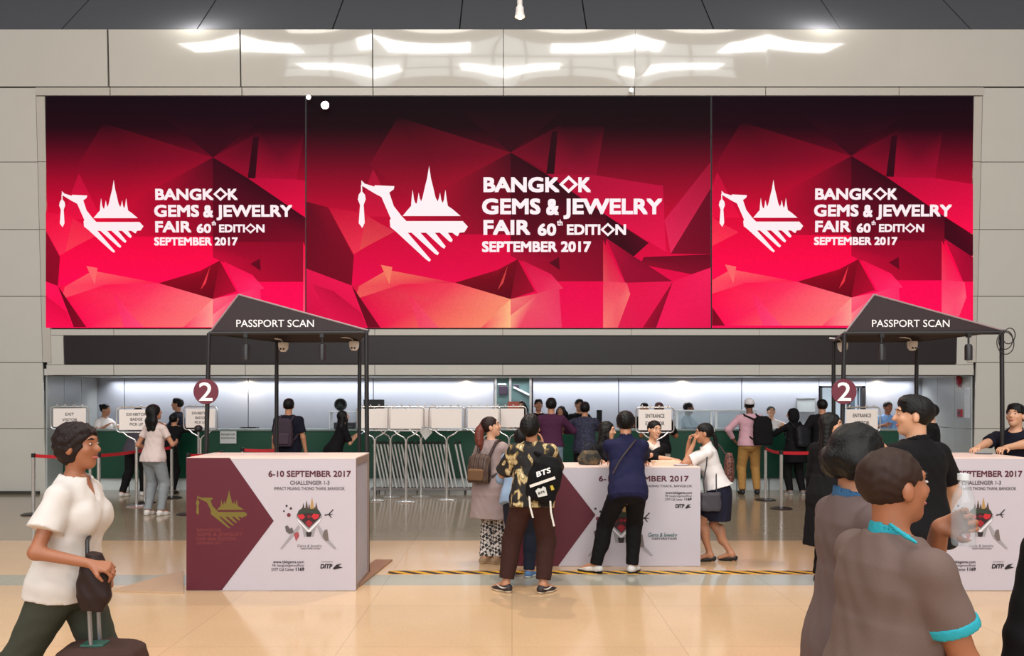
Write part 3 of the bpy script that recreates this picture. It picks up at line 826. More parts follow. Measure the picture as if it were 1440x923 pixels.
for i, (x, y) in enumerate([(-9, 1.5), (-3, 1.5), (3, 1.5), (9, 1.5), (-6.5, -3.5), (0, -3.5), (6.5, -3.5)]):
    area('skylight', (x, y, 12.6), (3.6, 2.2), 330, (1.0, .97, .93))
area('floor_fill_light', (0, 8.2, 11.5), (12, 1.2), 330, (1.0, .92, .82))  # added warm fill for the floor, stands for no visible fitting
area('recess_strip_light', (0, 17.36, ZS - .02), (16.4, .14), 165, (.93, .95, 1.0), (0, 0, 0), 130)
for px in (345, 655, 962, 1240):
    spot('recess_downlight', (at(px, 17.3), 17.38, ZS - .03), (at(px, 17.3), 17.47, 1.2), 16, (1.0, .78, .52), 150, .04, .8)
for px, p in ((272, 55), (1160, 55)):
    point('ledge_uplight', (at(px, 15.2), yt - .06, zt + .30), p, (1.0, .97, .90), .05)
spot('hall_spot_beam', (.10, 9.93, 6.17), (.15, 7.0, 0), 520, (1.0, .86, .68), 80, .05, .6)
spot('hall_spot_wall', (.10, 9.99, 6.25), (0, 15.4, 7.0), 160, (1.0, .80, .58), 40, .04, .8)
# ------------------------------------------------------------------ screens
SCX = {'l': (65, 430.2), 'c': (430.8, 999.6), 'r': (1000.2, 1368)}
def grad(y):
    st = [(135, (18, 10, 14)), (180, (30, 8, 14)), (215, (84, 8, 26)), (250, (136, 8, 36)), (300, (190, 8, 48)), (350, (214, 8, 60)), (400, (232, 8, 72)), (462, (236, 20, 78))]
    for (a, c), (b, d) in zip(st, st[1:]):
        if y <= b:
            t = max(0, (y - a) / (b - a)); return tuple(c[i] + (d[i] - c[i]) * t for i in range(3))
    return st[-1][1]
FACETS = [  # polygon in picture rows and columns of the middle screen, colours per corner or one colour
    ([(640, 150), (800, 150), (718, 215)], [(26, 14, 18), (26, 14, 18), (44, 12, 20)]),
    ([(718, 215), (560, 165), (520, 232), (590, 290)], [(128, 12, 36), (44, 10, 20), (120, 10, 34), (176, 12, 44)]),
    ([(718, 215), (790, 175), (778, 245)], [(120, 12, 36), (72, 10, 26), (130, 12, 38)]),
    ([(768, 245), (776, 185), (784, 185), (779, 247)], (46, 10, 20)),
    ([(779, 247), (786, 178), (850, 178), (838, 250)], [(150, 14, 44), (70, 10, 26), (60, 10, 24), (150, 12, 44)]),
    ([(525, 238), (500, 305), (558, 305)], [(160, 16, 48), (206, 18, 58), (206, 18, 58)]),
    ([(718, 215), (718, 330), (585, 330), (560, 300)], [(62, 12, 24), (130, 10, 36), (186, 10, 48), (190, 12, 48)]),
    ([(718, 215), (768, 245), (852, 303), (852, 338), (718, 338)], [(32, 10, 18), (44, 10, 18), (64, 10, 24), (110, 8, 32), (96, 8, 28)]),
    ([(768, 245), (838, 247), (932, 262), (936, 355), (852, 303)], [(158, 12, 48), (170, 14, 52), (190, 14, 58), (236, 20, 76), (206, 14, 60)]),
    ([(1001, 226), (1001, 262), (943, 357), (934, 310)], [(150, 16, 44), (170, 20, 54), (230, 40, 86), (214, 30, 76)]),
    ([(1001, 262), (1001, 358), (943, 357)], [(96, 10, 32), (116, 8, 34), (130, 10, 38)]),
    ([(852, 303), (912, 342), (891, 361), (852, 338)], [(50, 8, 18), (84, 8, 28), (60, 8, 22), (56, 8, 20)]),
    ([(852, 338), (852, 396), (785, 396), (718, 360), (718, 338)], [(120, 8, 34), (140, 8, 40), (158, 10, 42), (170, 10, 48), (130, 8, 36)]),
    ([(852, 335), (891, 361), (945, 396), (880, 400), (866, 366)], [(170, 10, 50), (130, 8, 40), (140, 8, 42), (150, 10, 46), (160, 10, 48)]),
    ([(848, 338), (886, 414), (868, 462), (848, 462)], [(206, 14, 56), (238, 40, 84), (240, 90, 100), (244, 110, 110)]),
    ([(848, 396), (881, 398), (886, 414), (868, 462), (848, 462)], [(236, 60, 90), (240, 70, 92), (244, 110, 108), (240, 90, 100), (244, 120, 112)]),
    ([(886, 414), (881, 398), (946, 396), (905, 462), (868, 462)], [(230, 18, 72), (226, 16, 70), (232, 20, 76), (226, 20, 74), (220, 30, 76)]),
    ([(946, 396), (922, 462), (903, 462)], [(150, 8, 40), (130, 10, 40), (160, 10, 46)]),
    ([(946, 396), (1001, 376), (1001, 462), (922, 462)], [(236, 20, 78), (240, 30, 86), (226, 20, 76), (240, 24, 84)]),
    ([(905, 362), (1001, 358), (1001, 376), (972, 386), (900, 372)], [(110, 8, 32), (100, 8, 30), (120, 8, 36), (130, 10, 38), (140, 10, 40)]),
    ([(640, 398), (700, 380), (728, 365), (718, 421)], [(120, 8, 26), (140, 8, 30), (120, 8, 28), (92, 6, 22)]),
    ([(728, 365), (752, 410), (718, 421)], [(120, 8, 30), (160, 10, 42), (140, 10, 36)]),
    ([(700, 408), (714, 374), (708, 398)], (206, 62, 62)),
    ([(733, 366), (775, 386), (792, 406), (756, 413)], [(206, 14, 62), (226, 24, 76), (236, 60, 96), (232, 40, 86)]),
    ([(772, 370), (786, 362), (787, 380)], (86, 8, 26)),
    ([(495, 402), (570, 394), (640, 398), (718, 421), (718, 462), (535, 462)], [(216, 14, 60), (232, 18, 68), (238, 60, 84), (246, 140, 110), (250, 150, 110), (236, 20, 74)]),
    ([(505, 403), (545, 380), (640, 398), (566, 400), (500, 421)], [(236, 80, 84), (240, 110, 90), (226, 30, 70), (238, 50, 80), (236, 90, 86)]),
    ([(536, 373), (548, 400), (552, 376)], (242, 122, 96)),
    ([(718, 421), (718, 462), (676, 462)], [(250, 180, 128), (252, 190, 136), (240, 70, 90)]),
    ([(718, 421), (756, 413), (786, 404), (790, 462), (718, 462)], [(238, 120, 112), (232, 70, 96), (230, 50, 90), (236, 60, 100), (236, 70, 96)]),
    ([(718, 444), (752, 418), (730, 462), (718, 462)], [(248, 160, 128), (236, 90, 104), (238, 70, 100), (248, 150, 124)]),
    ([(574, 412), (618, 462), (590, 462)], [(236, 40, 80), (242, 90, 108), (240, 70, 100)]),
    ([(431, 284), (462, 292), (498, 360), (495, 402), (431, 378)], [(96, 8, 28), (130, 8, 34), (126, 8, 34), (120, 8, 32), (110, 8, 30)]),
    ([(462, 292), (512, 300), (552, 326), (498, 358)], [(190, 12, 50), (206, 24, 58), (228, 40, 70), (236, 50, 76)]),
    ([(506, 352), (516, 305), (556, 326)], [(228, 70, 74), (206, 40, 62), (214, 50, 70)]),
    ([(431, 352), (431, 378), (495, 402), (520, 462), (431, 462)], [(180, 10, 50), (226, 18, 74), (236, 20, 76), (226, 16, 72), (206, 12, 64)]),
    ([(440, 400), (470, 410), (508, 440), (516, 462), (470, 462)], [(206, 14, 64), (190, 10, 58), (200, 12, 60), (216, 14, 68), (226, 20, 76)]),
    ([(495, 402), (536, 462), (518, 462)], [(86, 6, 22), (120, 8, 32), (110, 8, 30)]),
]
LOGO = dict(
    temple=[(245, 270), (270, 240), (283, 225), (285, 195), (290, 152), (296, 195), (302, 212), (308, 215), (312, 195), (317, 165), (322, 190), (328, 205), (335, 185), (345, 140), (355, 100), (364, 45), (372, 100), (382, 140), (392, 185), (402, 205), (408, 190), (413, 165), (418, 195), (424, 212), (430, 200), (437, 152), (443, 195), (448, 225), (470, 240), (505, 270)],
    bird=[(60, 110), (75, 125), (118, 138), (120, 132), (208, 136), (205, 150), (185, 165), (205, 225), (240, 270), (262, 293), (515, 293), (538, 318), (522, 343), (500, 345), (493, 360), (485, 358), (468, 345), (448, 345), (470, 378), (463, 388), (452, 382), (412, 345), (390, 345), (438, 406), (432, 417), (420, 410), (350, 345), (325, 345), (408, 436), (402, 446), (390, 440), (285, 345), (268, 345), (372, 467), (365, 475), (350, 465), (215, 340), (190, 320), (187, 290), (192, 282), (150, 185), (118, 168), (64, 135), (60, 130)],
    tassel=[(58, 130), (63, 130), (64, 160), (76, 175), (79, 195), (70, 220), (75, 300), (64, 324), (48, 302), (54, 220), (44, 196), (48, 174), (58, 160)])
def logo_px(p): return (490 + p[0] / 3.2, 220 + p[1] / 3.2)
WORDS = [  # text, x0, x1, cap top, baseline of the middle screen
    ('BANGK', 680, 787, 250, 271), ('K', 813, 831, 250, 271), ('GEMS', 678, 760, 280, 302), ('&', 768, 786, 280, 303), ('JEWELRY', 792, 931, 280, 302),
    ('FAIR', 680, 746, 310, 331), ('60', 756, 782, 315, 332), ('th', 783, 791, 311, 318), ('EDITI', 797, 844, 316, 331), ('N', 865, 880, 316, 331), ('SEPTEMBER 2017', 678, 831, 340, 355)]
DIAM = [((799.5, 260), 13.5, 12.5, 5.8), ((854.5, 323.5), 10.5, 9.5, 4.2)]

def clip(poly, cols, x0, x1, y0, y1):
    P = [(p[0], p[1]) + tuple(c) for p, c in zip(poly, cols)]
    for ax, lim, sg in ((0, x0, 1), (0, x1, -1), (1, y0, 1), (1, y1, -1)):
        Q = []
        for i in range(len(P)):
            a, b = P[i], P[(i + 1) % len(P)]; ia, ib = (a[ax] - lim) * sg >= 0, (b[ax] - lim) * sg >= 0
            if ia: Q.append(a)
            if ia != ib:
                t = (lim - a[ax]) / (b[ax] - a[ax]); Q.append(tuple(a[k] + (b[k] - a[k]) * t for k in range(len(a))))
        P = Q
        if not P: break
    return P

def screen_material():
    m = bpy.data.materials.new('led_picture'); m.use_nodes = True; nt = m.node_tree; N = nt.nodes; L = nt.links; b = N['Principled BSDF']
    at_ = N.new('ShaderNodeAttribute'); at_.attribute_name = 'picture'
    tc = N.new('ShaderNodeTexCoord'); nz = N.new('ShaderNodeTexNoise'); nz.inputs['Scale'].default_value = 30; L.new(tc.outputs['Object'], nz.inputs['Vector'])
    mr = N.new('ShaderNodeMapRange'); mr.inputs[3].default_value = .86; mr.inputs[4].default_value = 1.1; L.new(nz.outputs['Fac'], mr.inputs[0])
    b.inputs['Base Color'].default_value = (.003, .0025, .003, 1); b.inputs['Roughness'].default_value = .6; b.inputs['Specular IOR Level'].default_value = .02
    L.new(at_.outputs['Color'], b.inputs['Emission Color']); L.new(mr.outputs[0], b.inputs['Emission Strength'])
    return m
SCREEN = screen_material()
SCREEN_WHITE = emit('led_white', (250, 232, 236), 1.0)

def led_screen(which, label):
    x0, x1 = SCX[which]; a = W(x0, 462); b = W(x1, 136)
    root = thing('led_screen', label, 'screen', W((x0 + x1) / 2, 462), 0, 'video wall screens')
    bs = root.location
    def rel(mb): mb.v = [tuple(Vector(p) - bs) for p in mb.v]
    hs = MB(); u = [W(x0, 462), W(x1, 462), W(x1, 135.5), W(x0, 135.5)]
    uv = [wq(p) for p in u]
    hs.prism(uv, WO - WN * .028, WU, WV, .046); rel(hs); hs.build('cabinet', mat('screen_black', (16, 14, 16), .4), root)
    if which == 'c': f = lambda p: p; gain = 1.02; tl = lambda p: p
    else:
        ox = 300 if which == 'l' else 1196.5
        f = lambda p: (ox + (p[0] - 718) * .975, 222 + (p[1] - 215) * .965 + (0 if which == 'l' else -2)); gain = 1.16
        lx, ly = (88, 254) if which == 'l' else (1013.5, 253.5)
        tl = lambda p: (lx + (p[0] - 508) * .7655, ly + (p[1] - 234) * .758)
    mb = MB(); cols = []
    n = 28; ny = 30
    for j in range(ny):
        ya, yb = 136 + 325.5 * j / ny, 136 + 325.5 * (j + 1) / ny
        mb.add([W(x0 + .6, yb, .020), W(x1 - .6, yb, .020), W(x1 - .6, ya, .020), W(x0 + .6, ya, .020)], [(0, 1, 2, 3)])
        ca, cb = grad(ya), grad(yb); cols += [cb, cb, ca, ca]
    k = 0
    for poly, c in FACETS:
        cc = [c] * len(poly) if isinstance(c, tuple) else c
        cc = [tuple(g + (v - g) * max(0, min(1, (p[1] - 160) / 75)) for g, v in zip(grad(p[1]), c1)) for p, c1 in zip(poly, cc)]
        q = clip([f(p) for p in poly], cc, x0 + .7, x1 - .7, 136.5, 461.2)
        if len(q) < 3: continue
        k += 1
        ar = sum(q[i][0] * q[(i + 1) % len(q)][1] - q[(i + 1) % len(q)][0] * q[i][1] for i in range(len(q)))
        if ar > 0: q = q[::-1]
        cen = (sum(p[0] for p in q) / len(q), sum(p[1] for p in q) / len(q)); cc = [p[2:5] for p in q]
        mc = tuple(sum(c_[i] for c_ in cc) / len(cc) for i in range(3)); o = .020 + k * .00035
        for i in range(len(q)):
            p1, p2 = q[i], q[(i + 1) % len(q)]
            mb.add([W(p1[0], p1[1], o), W(p2[0], p2[1], o), W(cen[0], cen[1], o)], [(0, 1, 2)]); cols += [p1[2:5], p2[2:5], mc]
    rel(mb); ob = mb.build('display', SCREEN, root)
    ca = ob.data.color_attributes.new('picture', 'FLOAT_COLOR', 'POINT')
    arr = np.array([lin(tuple(min(255, v * gain) for v in c)) for c in cols], np.float32)
    if which != 'c': arr[:, 1] *= .5; arr[:, 2] *= .9
    ca.data.foreach_set('color', arr.ravel())
    OFF = .036
    def flat(mb_, poly): 
        uvp = [wq(W(*tl(p))) for p in poly]; mb_.prism(uvp, WO + WN * OFF, WU, WV, .002)
    lg = MB()
    for key in ('temple', 'bird', 'tassel'): flat(lg, [logo_px(p) for p in LOGO[key]])
    rel(lg); lg.build('emblem', SCREEN_WHITE, root)
    tx_ = MB()
    for (s, a0, a1, t, bl) in WORDS:
        p0, p1 = tl((a0, bl)), tl((a1, t)); (u0, v0), (u1, v1) = wq(W(*p0)), wq(W(*p1))
        put_text(tx_, s, u0, u1, v0, v1, WO, WU, WV, OFF + .002, .05, ref='t' if s == 'th' else None)
    for (c, rx, ry, th) in DIAM:
        o = [(c[0] - rx, c[1]), (c[0], c[1] - ry), (c[0] + rx, c[1]), (c[0], c[1] + ry)]; q = 1 - th / rx
        i = [(c[0] + (p[0] - c[0]) * q, c[1] + (p[1] - c[1]) * q) for p in o]
        for k in range(4): flat(tx_, [o[k], o[(k + 1) % 4], i[(k + 1) % 4], i[k]])
    rel(tx_); tx_.build('lettering', SCREEN_WHITE, root)
    return root
led_screen('l', 'left red faceted video screen above the left canopy, emblem and white fair title')
led_screen('c', 'middle and widest red video screen with the largest emblem and fair title')
led_screen('r', 'right red faceted video screen above the right canopy, emblem and white fair title')
td = MB(); wslab(td, 90.5, 473.4, 1344.5, 511.6, -.026, .012); s = td.build('ticker_display', mat('ticker_black', (26, 16, 19), .45, var=.1))
tag(s, 'long dark brown switched-off strip display under the three red screens', 'display')

# small spotlights by the screens
def frame_spot(px, py, r, label):
    p = W(px, py, .16); root = thing('spotlight', label, 'light', p, 0, 'small lit spotlights on the screen frame')
    m = MB(); m.cyl((0, .14, .05), (0, .02, .02), .012); m.cyl((0, .06, .0), (0, -.01, 0), r * .7, r); m.build('housing', mat('spot_white_body', (206, 200, 196), .4), root, True)
    m = MB(); m.lathe([(0, -.004), (r * .9, 0), (r * .7, .012), (0, .016)], rot=Matrix.Rotation(PI / 2, 3, 'X'), c=(0, -.012, 0)); m.build('lens', emit('lit_lens', (255, 244, 236), 14), root, True)
    return root
frame_spot(460, 152, .075, 'bright round spotlight before the middle screen, larger of a close pair')
frame_spot(437, 141, .042, 'small lit spotlight at the screen frame above left of the brightest one')
frame_spot(886, 131, .036, 'small lit spotlight on the beige frame above the middle screen title')
def hanging_spot():
    d = 10.0; x = at(731, d); root = thing('hanging_spotlight', 'small white lit spotlight hanging from above at the top centre', 'light', (x, d, hz(24, d)))
    m = MB(); m.cyl((0, 0, .12), (0, 0, .55), .030, .036); m.cyl((0, .0, .55), (0, 0, 2.4), .02); m.build('stem', mat('spot_white_body', (206, 200, 196), .4), root, True)
    m = MB(); m.lathe([(.03, .13), (.045, .11), (.048, .06), (.062, .0), (.058, .0), (.04, .05), (0, .05)]); m.build('lamp_shade', mat('spot_white_body', (206, 200, 196), .4), root, True)
    m = MB(); m.lathe([(0, .006), (.045, .010), (.052, .022), (0, .03)]); m.build('bulb', emit('warm_bulb', (255, 226, 190), 6), root, True)
hanging_spot()

# ------------------------------------------------------------------ long green counter and what stands on it
cx0, cx1, CF = -8.5, at(1264, 16.15), 16.15
root = thing('reception_counter', 'long dark green reception counter running under the screens', 'counter', ((cx0 + cx1) / 2, CF + .3, 0))
hw = (cx1 - cx0) / 2
MB().b2((-hw, -.3, .23), (hw, -.24, 1.125), .004).build('front_panel', green, root)
MB().b2((-hw - .02, -.33, 1.125), (hw + .02, .36, 1.16), .006).build('worktop', mat('counter_top_grey', (112, 126, 122), .25), root)
pl = MB()
n = 26
for i in range(n):
    a = -hw + 2 * hw * i / n; pl.b2((a + .012, -.22, 0), (a + 2 * hw / n - .012, -.14, .23))
pl.build('plinth', mat('plinth_white', (214, 220, 218), .3), root)
MB().b2((-hw, -.2, .23), (-hw + .04, .32, 1.125)).b2((hw - .04, -.24, .23), (hw, .32, 1.125)).b2((-hw, -.1, 0.0), (hw, -.08, .23)).build('side_panel', green, root)
CT = 1.16
def onc(px, d=16.4): return (at(px, d), d, CT)
def paper_on_wall(px0, py0, px1, py1, d, lines, label, name='notice'):
    root = thing(name, label, 'notice', (at((px0 + px1) / 2, d), d - .004, hz(py1, d)))
    w_, h_ = at(px1, d) - at(px0, d), hz(py0, d) - hz(py1, d)
    MB().b2((-w_ / 2, -.002, 0), (w_ / 2, .003, h_)).build('sheet', mat('paper_grey', (196, 198, 196), .7), root)
    t = MB()
    for i, (s_, a, b) in enumerate(lines): put_text(t, s_, -w_ / 2 * .84, w_ / 2 * .84, h_ * a, h_ * b, (0, -.003, 0), (1, 0, 0), (0, 0, 1), .001, .01)
    t.build('lettering', black_ink, root)
paper_on_wall(309.5, 606.5, 332.5, 624, 16.13, [('EXHIBITOR', .66, .80), ('REGISTRATION', .36, .50)], 'grey printed notice taped to the green counter front behind the left booth')

def monitor(px, d, w_, h_, z, label, facing=0):
    root = thing('monitor', label, 'monitor', (at(px, d), d, CT), facing)
    m = MB(); m.b2((-.11, -.08, 0), (.11, .08, .012), .004); m.b2((-.02, -.015, .01), (.02, .015, z + .05)); m.build('stand', black_metal, root)
    m = MB(); m.b2((-w_ / 2, -.02, z), (w_ / 2, .012, z + h_), .006); m.build('screen', mat('monitor_black', (20, 18, 22), .25), root)
monitor(526, 16.55, .40, .26, .30, 'black flat monitor on the counter just right of the left booth posts')
monitor(843, 16.45, .12, .26, .10, 'narrow black upright screen on the counter beside the navy patterned shirt', R(-50))
def helmet():
    d = 16.55; root = thing('acrylic_shelf', 'clear white-edged shelf on the counter holding a black helmet', 'shelf', (at(486, d), d, CT))
    m = MB(); m.b2((-.30, -.14, .32), (.30, .14, .335), .003); m.build('shelf_top', mat('acrylic_white', (224, 228, 228), .2), root)
    for x in (-.28, .28): MB().b2((x - .008, -.13, 0), (x + .008, .13, .32)).build('leg', mat('acrylic_white', (224, 228, 228), .2), root)
    h = thing('helmet', 'black motorcycle helmet sitting on the shelf above the counter', 'helmet', (at(479, d), d, CT + .336))
    s = S(); s.ell((0, 0, .125), (.125, .15, .125), k=.02); s.half((0, 0, .005), (0, 0, -1)); v = S(); v.ell((.03, -.16, .105), (.10, .06, .05)); s.minus(v); s.mesh('shell', .008, mat('helmet_black', (18, 20, 22), .12), h)
    v = S(); v.ell((0, 0, .112), (.112, .138, .066)); v.half((0, -.03, 0), (0, 1, 0)); v.mesh('visor', .008, mat('visor_smoke', (46, 58, 58), .08), h)
    p = thing('printer', 'black printer on the counter below the helmet shelf', 'printer', (at(486, d), d - .03, CT))
    m = MB(); m.b2((-.20, -.12, 0), (.20, .12, .12), .012); m.build('body', mat('printer_black', (22, 22, 26), .4), p); MB().b2((-.15, -.125, .03), (.15, -.12, .045)).build('paper_slot', mat('slot_grey', (80, 80, 86), .5), p)
helmet()
def cables():
    m = MB(); random.seed(3); d = 16.3
    for k in range(3): m.tube([(at(338 + i * 3.6, d), d + .03 * math.sin(i * 1.7 + k), CT + .012 + .018 * abs(math.sin(i * 1.3 + k * 2))) for i in range(8)], .008, 6)
    o = m.build('cable', black_metal); tag(o, 'loose black cables lying on the green counter behind the left booth', 'cable')
cables()
for (p0, p1, lab) in ((949, 1003, 'clear glass screen with pale top edge on the counter beside the grey-shirted clerk'), (1004, 1063, 'clear glass screen with pale top edge behind the man in a white cap')):
    d = 16.5; g = thing('glass_screen', lab, 'screen', (at((p0 + p1) / 2, d), d, CT), 0, 'glass screens on the counter')
    hw_ = (at(p1, d) - at(p0, d)) / 2
    MB().b2((-hw_ + .01, -.004, .02), (hw_ - .01, .004, .33)).build('pane', glass('screen_glass', (170, 190, 196), .05, .35), g)
    MB().b2((-hw_ + .02, -.02, 0), (-hw_ + .06, .02, .33)).build('leg', mat('acrylic_white', (224, 228, 228), .2), g); MB().b2((hw_ - .06, -.02, 0), (hw_ - .02, .02, .33)).build('leg', mat('acrylic_white', (224, 228, 228), .2), g)
    MB().b2((-hw_, -.03, .33), (hw_, .03, .36), .004).build('top_rail', mat('acrylic_white', (224, 228, 228), .2), g)
def notice_frame():
    d = 17.47; r = thing('notice_board', 'thin framed clear notice board hung on the back wall near the dark window', 'frame', (at(1133.5, d), d, hz(580, d)))
    w_, h_ = .39, .29
    MB().b2((-w_ / 2, 0, 0), (w_ / 2, .01, h_)).build('sheet', mat('notice_pale', (186, 192, 194), .35, var=.15, scale=6), r)
    MB().b2((-w_ / 2, -.012, 0), (w_ / 2, .01, .012)).b2((-w_ / 2, -.012, h_ - .012), (w_ / 2, .01, h_)).b2((-w_ / 2, -.012, 0), (-w_ / 2 + .012, .01, h_)).b2((w_ / 2 - .012, -.012, 0), (w_ / 2, .01, h_)).build('frame', mat('frame_grey', (150, 152, 152), .4), r)
notice_frame()
def fire_things():
    x = 8.41
    r = thing('fire_bell', 'red round fire alarm bell on the right side wall of the recess', 'alarm', (x, 16.0, hz(535, 16.0)))
    m = MB(); m.lathe([(.0, 0), (.03, .0), (.085, .02), (.095, .045), (.06, .07), (.0, .078)], rot=Matrix.Rotation(-PI / 2, 3, 'Y')); m.build('bell', mat('fire_red', (150, 20, 34), .4), r, True)
    MB().b2((-.02, -.06, -.13), (-.001, .06, -.09), .004).build('base', mat('fire_red', (150, 20, 34), .4), r)
    r = thing('fire_call_point', 'small red fire call point below the alarm bell', 'alarm', (x, 15.98, hz(581, 16.0)))
    MB().b2((-.04, -.07, -.07), (-.0005, .07, .07), .006).build('case', mat('fire_red', (150, 20, 34), .4), r); MB().b2((-.042, -.04, -.03), (-.0395, .04, .03)).build('plate', mat('call_plate', (60, 20, 26), .4), r)
    r = thing('poster', 'pale blank poster on the right side wall beside the fire alarm', 'poster', (x - .005, 15.74, hz(588, 15.74)))
    MB().b2((-.006, -.09, 0), (.003, .10, .55)).build('sheet', mat('poster_pale', (214, 218, 222), .4), r)
fire_things()
def small_sign():
    d = 16.5; r = thing('table_sign', 'small orange-red sign on the counter in front of the glass door', 'sign', (at(722, d), d, CT))
    MB().b2((-.11, -.006, .30), (.11, .006, .52), .004).build('board', mat('orange_red', (206, 92, 72), .5), r); MB().b2((-.02, -.05, 0), (.02, .05, .01)).b2((-.008, -.005, .01), (.008, .005, .31)).build('stand', chrome, r)
small_sign()

# ------------------------------------------------------------------ chrome sign stands
def stand_mesh():
    f = MB(); hw_, z0, z1, r = .30, 1.20, 1.60, .06
    pts = []
    for (cx_, cz_, a0) in ((hw_ - r, z1 - r, 0), (-hw_ + r, z1 - r, 90), (-hw_ + r, z0 + r, 180), (hw_ - r, z0 + r, 270)):
        for k in range(6): a = R(a0 + 18 * k); pts.append((cx_ + r * math.cos(a), 0, cz_ + r * math.sin(a)))
    f.tube(pts, .011, 8, True); return f
def sign_stand(px, d, label, lines=(), rot=0, group='chrome sign stands', pz=0.0):
    r = thing('sign_stand', label, 'sign', (at(px, d), d, 0), rot, group)
    if 'f' not in _SS:
        _SS['f'] = stand_mesh().build('frame', chrome, r, True)
        p = MB(); p.b2((-.262, -.006, 1.235), (.262, .006, 1.565), .006); _SS['p'] = p.build('sign_panel', sign_white, r)
        q = MB(); q.lathe([(.035, .0), (.035, .02), (.024, .03), (.024, 1.02), (.028, 1.04), (0, 1.05)], n=14)
        for s_ in (-1, 1): q.tube([(0, 0, 1.0), (s_ * .03, 0, 1.08), (s_ * .14, 0, 1.14), (s_ * .21, 0, 1.205)], .012, 8)
        _SS['q'] = q.build('pole', chrome, r, True)
        b = MB(); b.lathe([(.16, 0), (.165, .008), (.15, .018), (.04, .030), (0, .030)]); _SS['b'] = b.build('base', chrome, r, True)
        c = MB()
        for x in (-.2, -.07, .07, .2): c.lathe([(.012, 0), (.018, .012), (.010, .03), (0, .032)], c=(x, 0, 1.606), n=10)
        _SS['c'] = c.build('knob', chrome, r, True)
    else:
        for k in 'fpqbc':
            o = _SS[k].copy(); COL.objects.link(o); o.parent = r
    if lines:
        t = MB()
        for (s_, a, b, x0, x1) in lines: put_text(t, s_, x0, x1, 1.235 + a, 1.235 + b, (0, -.0065, 0), (1, 0, 0), (0, 0, 1), .001, .02)
        t.build('lettering', black_ink, r)
    return r
_SS = {}
sign_stand(98, 15.3, 'leftmost chrome sign stand, panel lettered EXIT VISITOR, beside the left pier', [('EXIT', .20, .25, -.07, .07), ('VISITOR', .10, .15, -.12, .12)], R(24))
sign_stand(192, 13.75, 'chrome sign stand half hidden behind the woman in the white T-shirt', [('EXHIBITOR', .23, .275, -.15, .15), ('BADGE', .15, .195, -.09, .09), ('PICK UP', .07, .115, -.1, .1)], R(12))
sign_stand(282, 14.8, 'chrome sign stand lettered EXHIBITOR BADGE, right behind the left booth number sign', [('EXHIBITOR', .23, .275, -.15, .15), ('BADGE', .15, .195, -.09, .09), ('PICK UP', .07, .115, -.1, .1)], R(-4))
sign_stand(921, 13.6, 'chrome sign stand lettered ENTRANCE EXHIBITOR behind the middle booth', [('ENTRANCE', .20, .26, -.15, .15), ('EXHIBITOR', .08, .14, -.15, .15)], R(-3))
sign_stand(1212, 13.9, 'chrome sign stand lettered ENTRANCE behind the right booth number sign', [('ENTRANCE', .20, .26, -.15, .15), ('VISITOR', .08, .14, -.12, .12)], R(2))
for i, (px, d, rz, lab) in enumerate([(527, 14.55, 3, 'first blank chrome sign stand from the left in the crowded row'), (549, 15.0, -4, 'second blank chrome sign stand from the left in the crowded row'), (571, 14.35, 2, 'third blank chrome sign stand in the crowded row, partly overlapping its left neighbour'),
        (592, 15.05, 0, 'blank chrome sign stand set back between the third and the free-standing ones'), (628, 14.6, 0, 'free-standing blank chrome sign stand with the broad clear panel in mid row'), (679, 14.7, 1, 'blank chrome sign stand directly above the ponytailed girl'), (716, 14.95, -8, 'blank chrome sign stand at the right end of the crowded row')]):
    sign_stand(px, d, lab, (), R(rz), 'blank chrome sign stands in a crowded row')
def hung_paper():
    d = 14.78; r = MB(); r.prism([(0, 0), (.10, -.15), (.22, -.02), (.20, .06), (.02, .06)], (at(590, d), d, hz(607, d)), (1, 0, 0), (0, 0, 1), .004)
    o = r.build('hanging_notice', mat('paper_white', (222, 220, 216), .7)); tag(o, 'white paper sheet hanging crooked below the third blank sign panel', 'paper')
hung_paper()

# barrier posts stored aslant on a rack
d = 15.72; xr0, xr1 = at(524, d), at(662, d)
r = thing('post_rack', 'low metal rack holding a row of slanted chrome barrier posts', 'rack', ((xr0 + xr1) / 2, d, 0)); hw_ = (xr1 - xr0) / 2
m = MB()
for y in (-.14, .14): m.b2((-hw_, y - .02, .06), (hw_, y + .02, .10), .004)
for i in range(7): m.b2((-hw_ + i * hw_ / 3 - .02, -.14, .065), (-hw_ + i * hw_ / 3 + .02, .14, .095))
m.build('rail', mat('rack_grey', (120, 112, 108), .4, metal=.6), r)
for sx in (-1, 1):
    for sy in (-1, 1):
        c = MB(); c.cyl((sx * (hw_ - .1) - .012, sy * .14, .03), (sx * (hw_ - .1) + .012, sy * .14, .03), .03); c.build('caster', black_metal, r, True)
tubes = [526 + 4.9 * k for k in range(20)] + [624.5, 630, 641, 647]
first = None
for i, px in enumerate(tubes):
    lab = 'slanted chrome barrier post stored in the rack by the green counter'
    if first is None:
        t = thing('barrier_post', lab, 'post', (at(px + 12, d), d, .10), 0, 'barrier posts stored in the rack')
        MB().cyl((0, 0, 0), (-.165, 0, .80), .019, n=12).build('tube', mat('pale_steel', (222, 218, 214), .35, metal=.45), t, True)
        MB().cyl((-.165, 0, .80), (-.175, 0, .85), .026, n=12).build('cap', mat('post_cap', (70, 66, 66), .3, metal=.8), t, True); first = t
    else: dup(first, (at(px + 12, d + (i % 2) * .1 - .05), d + (i % 2) * .1 - .05, .10), label=lab)

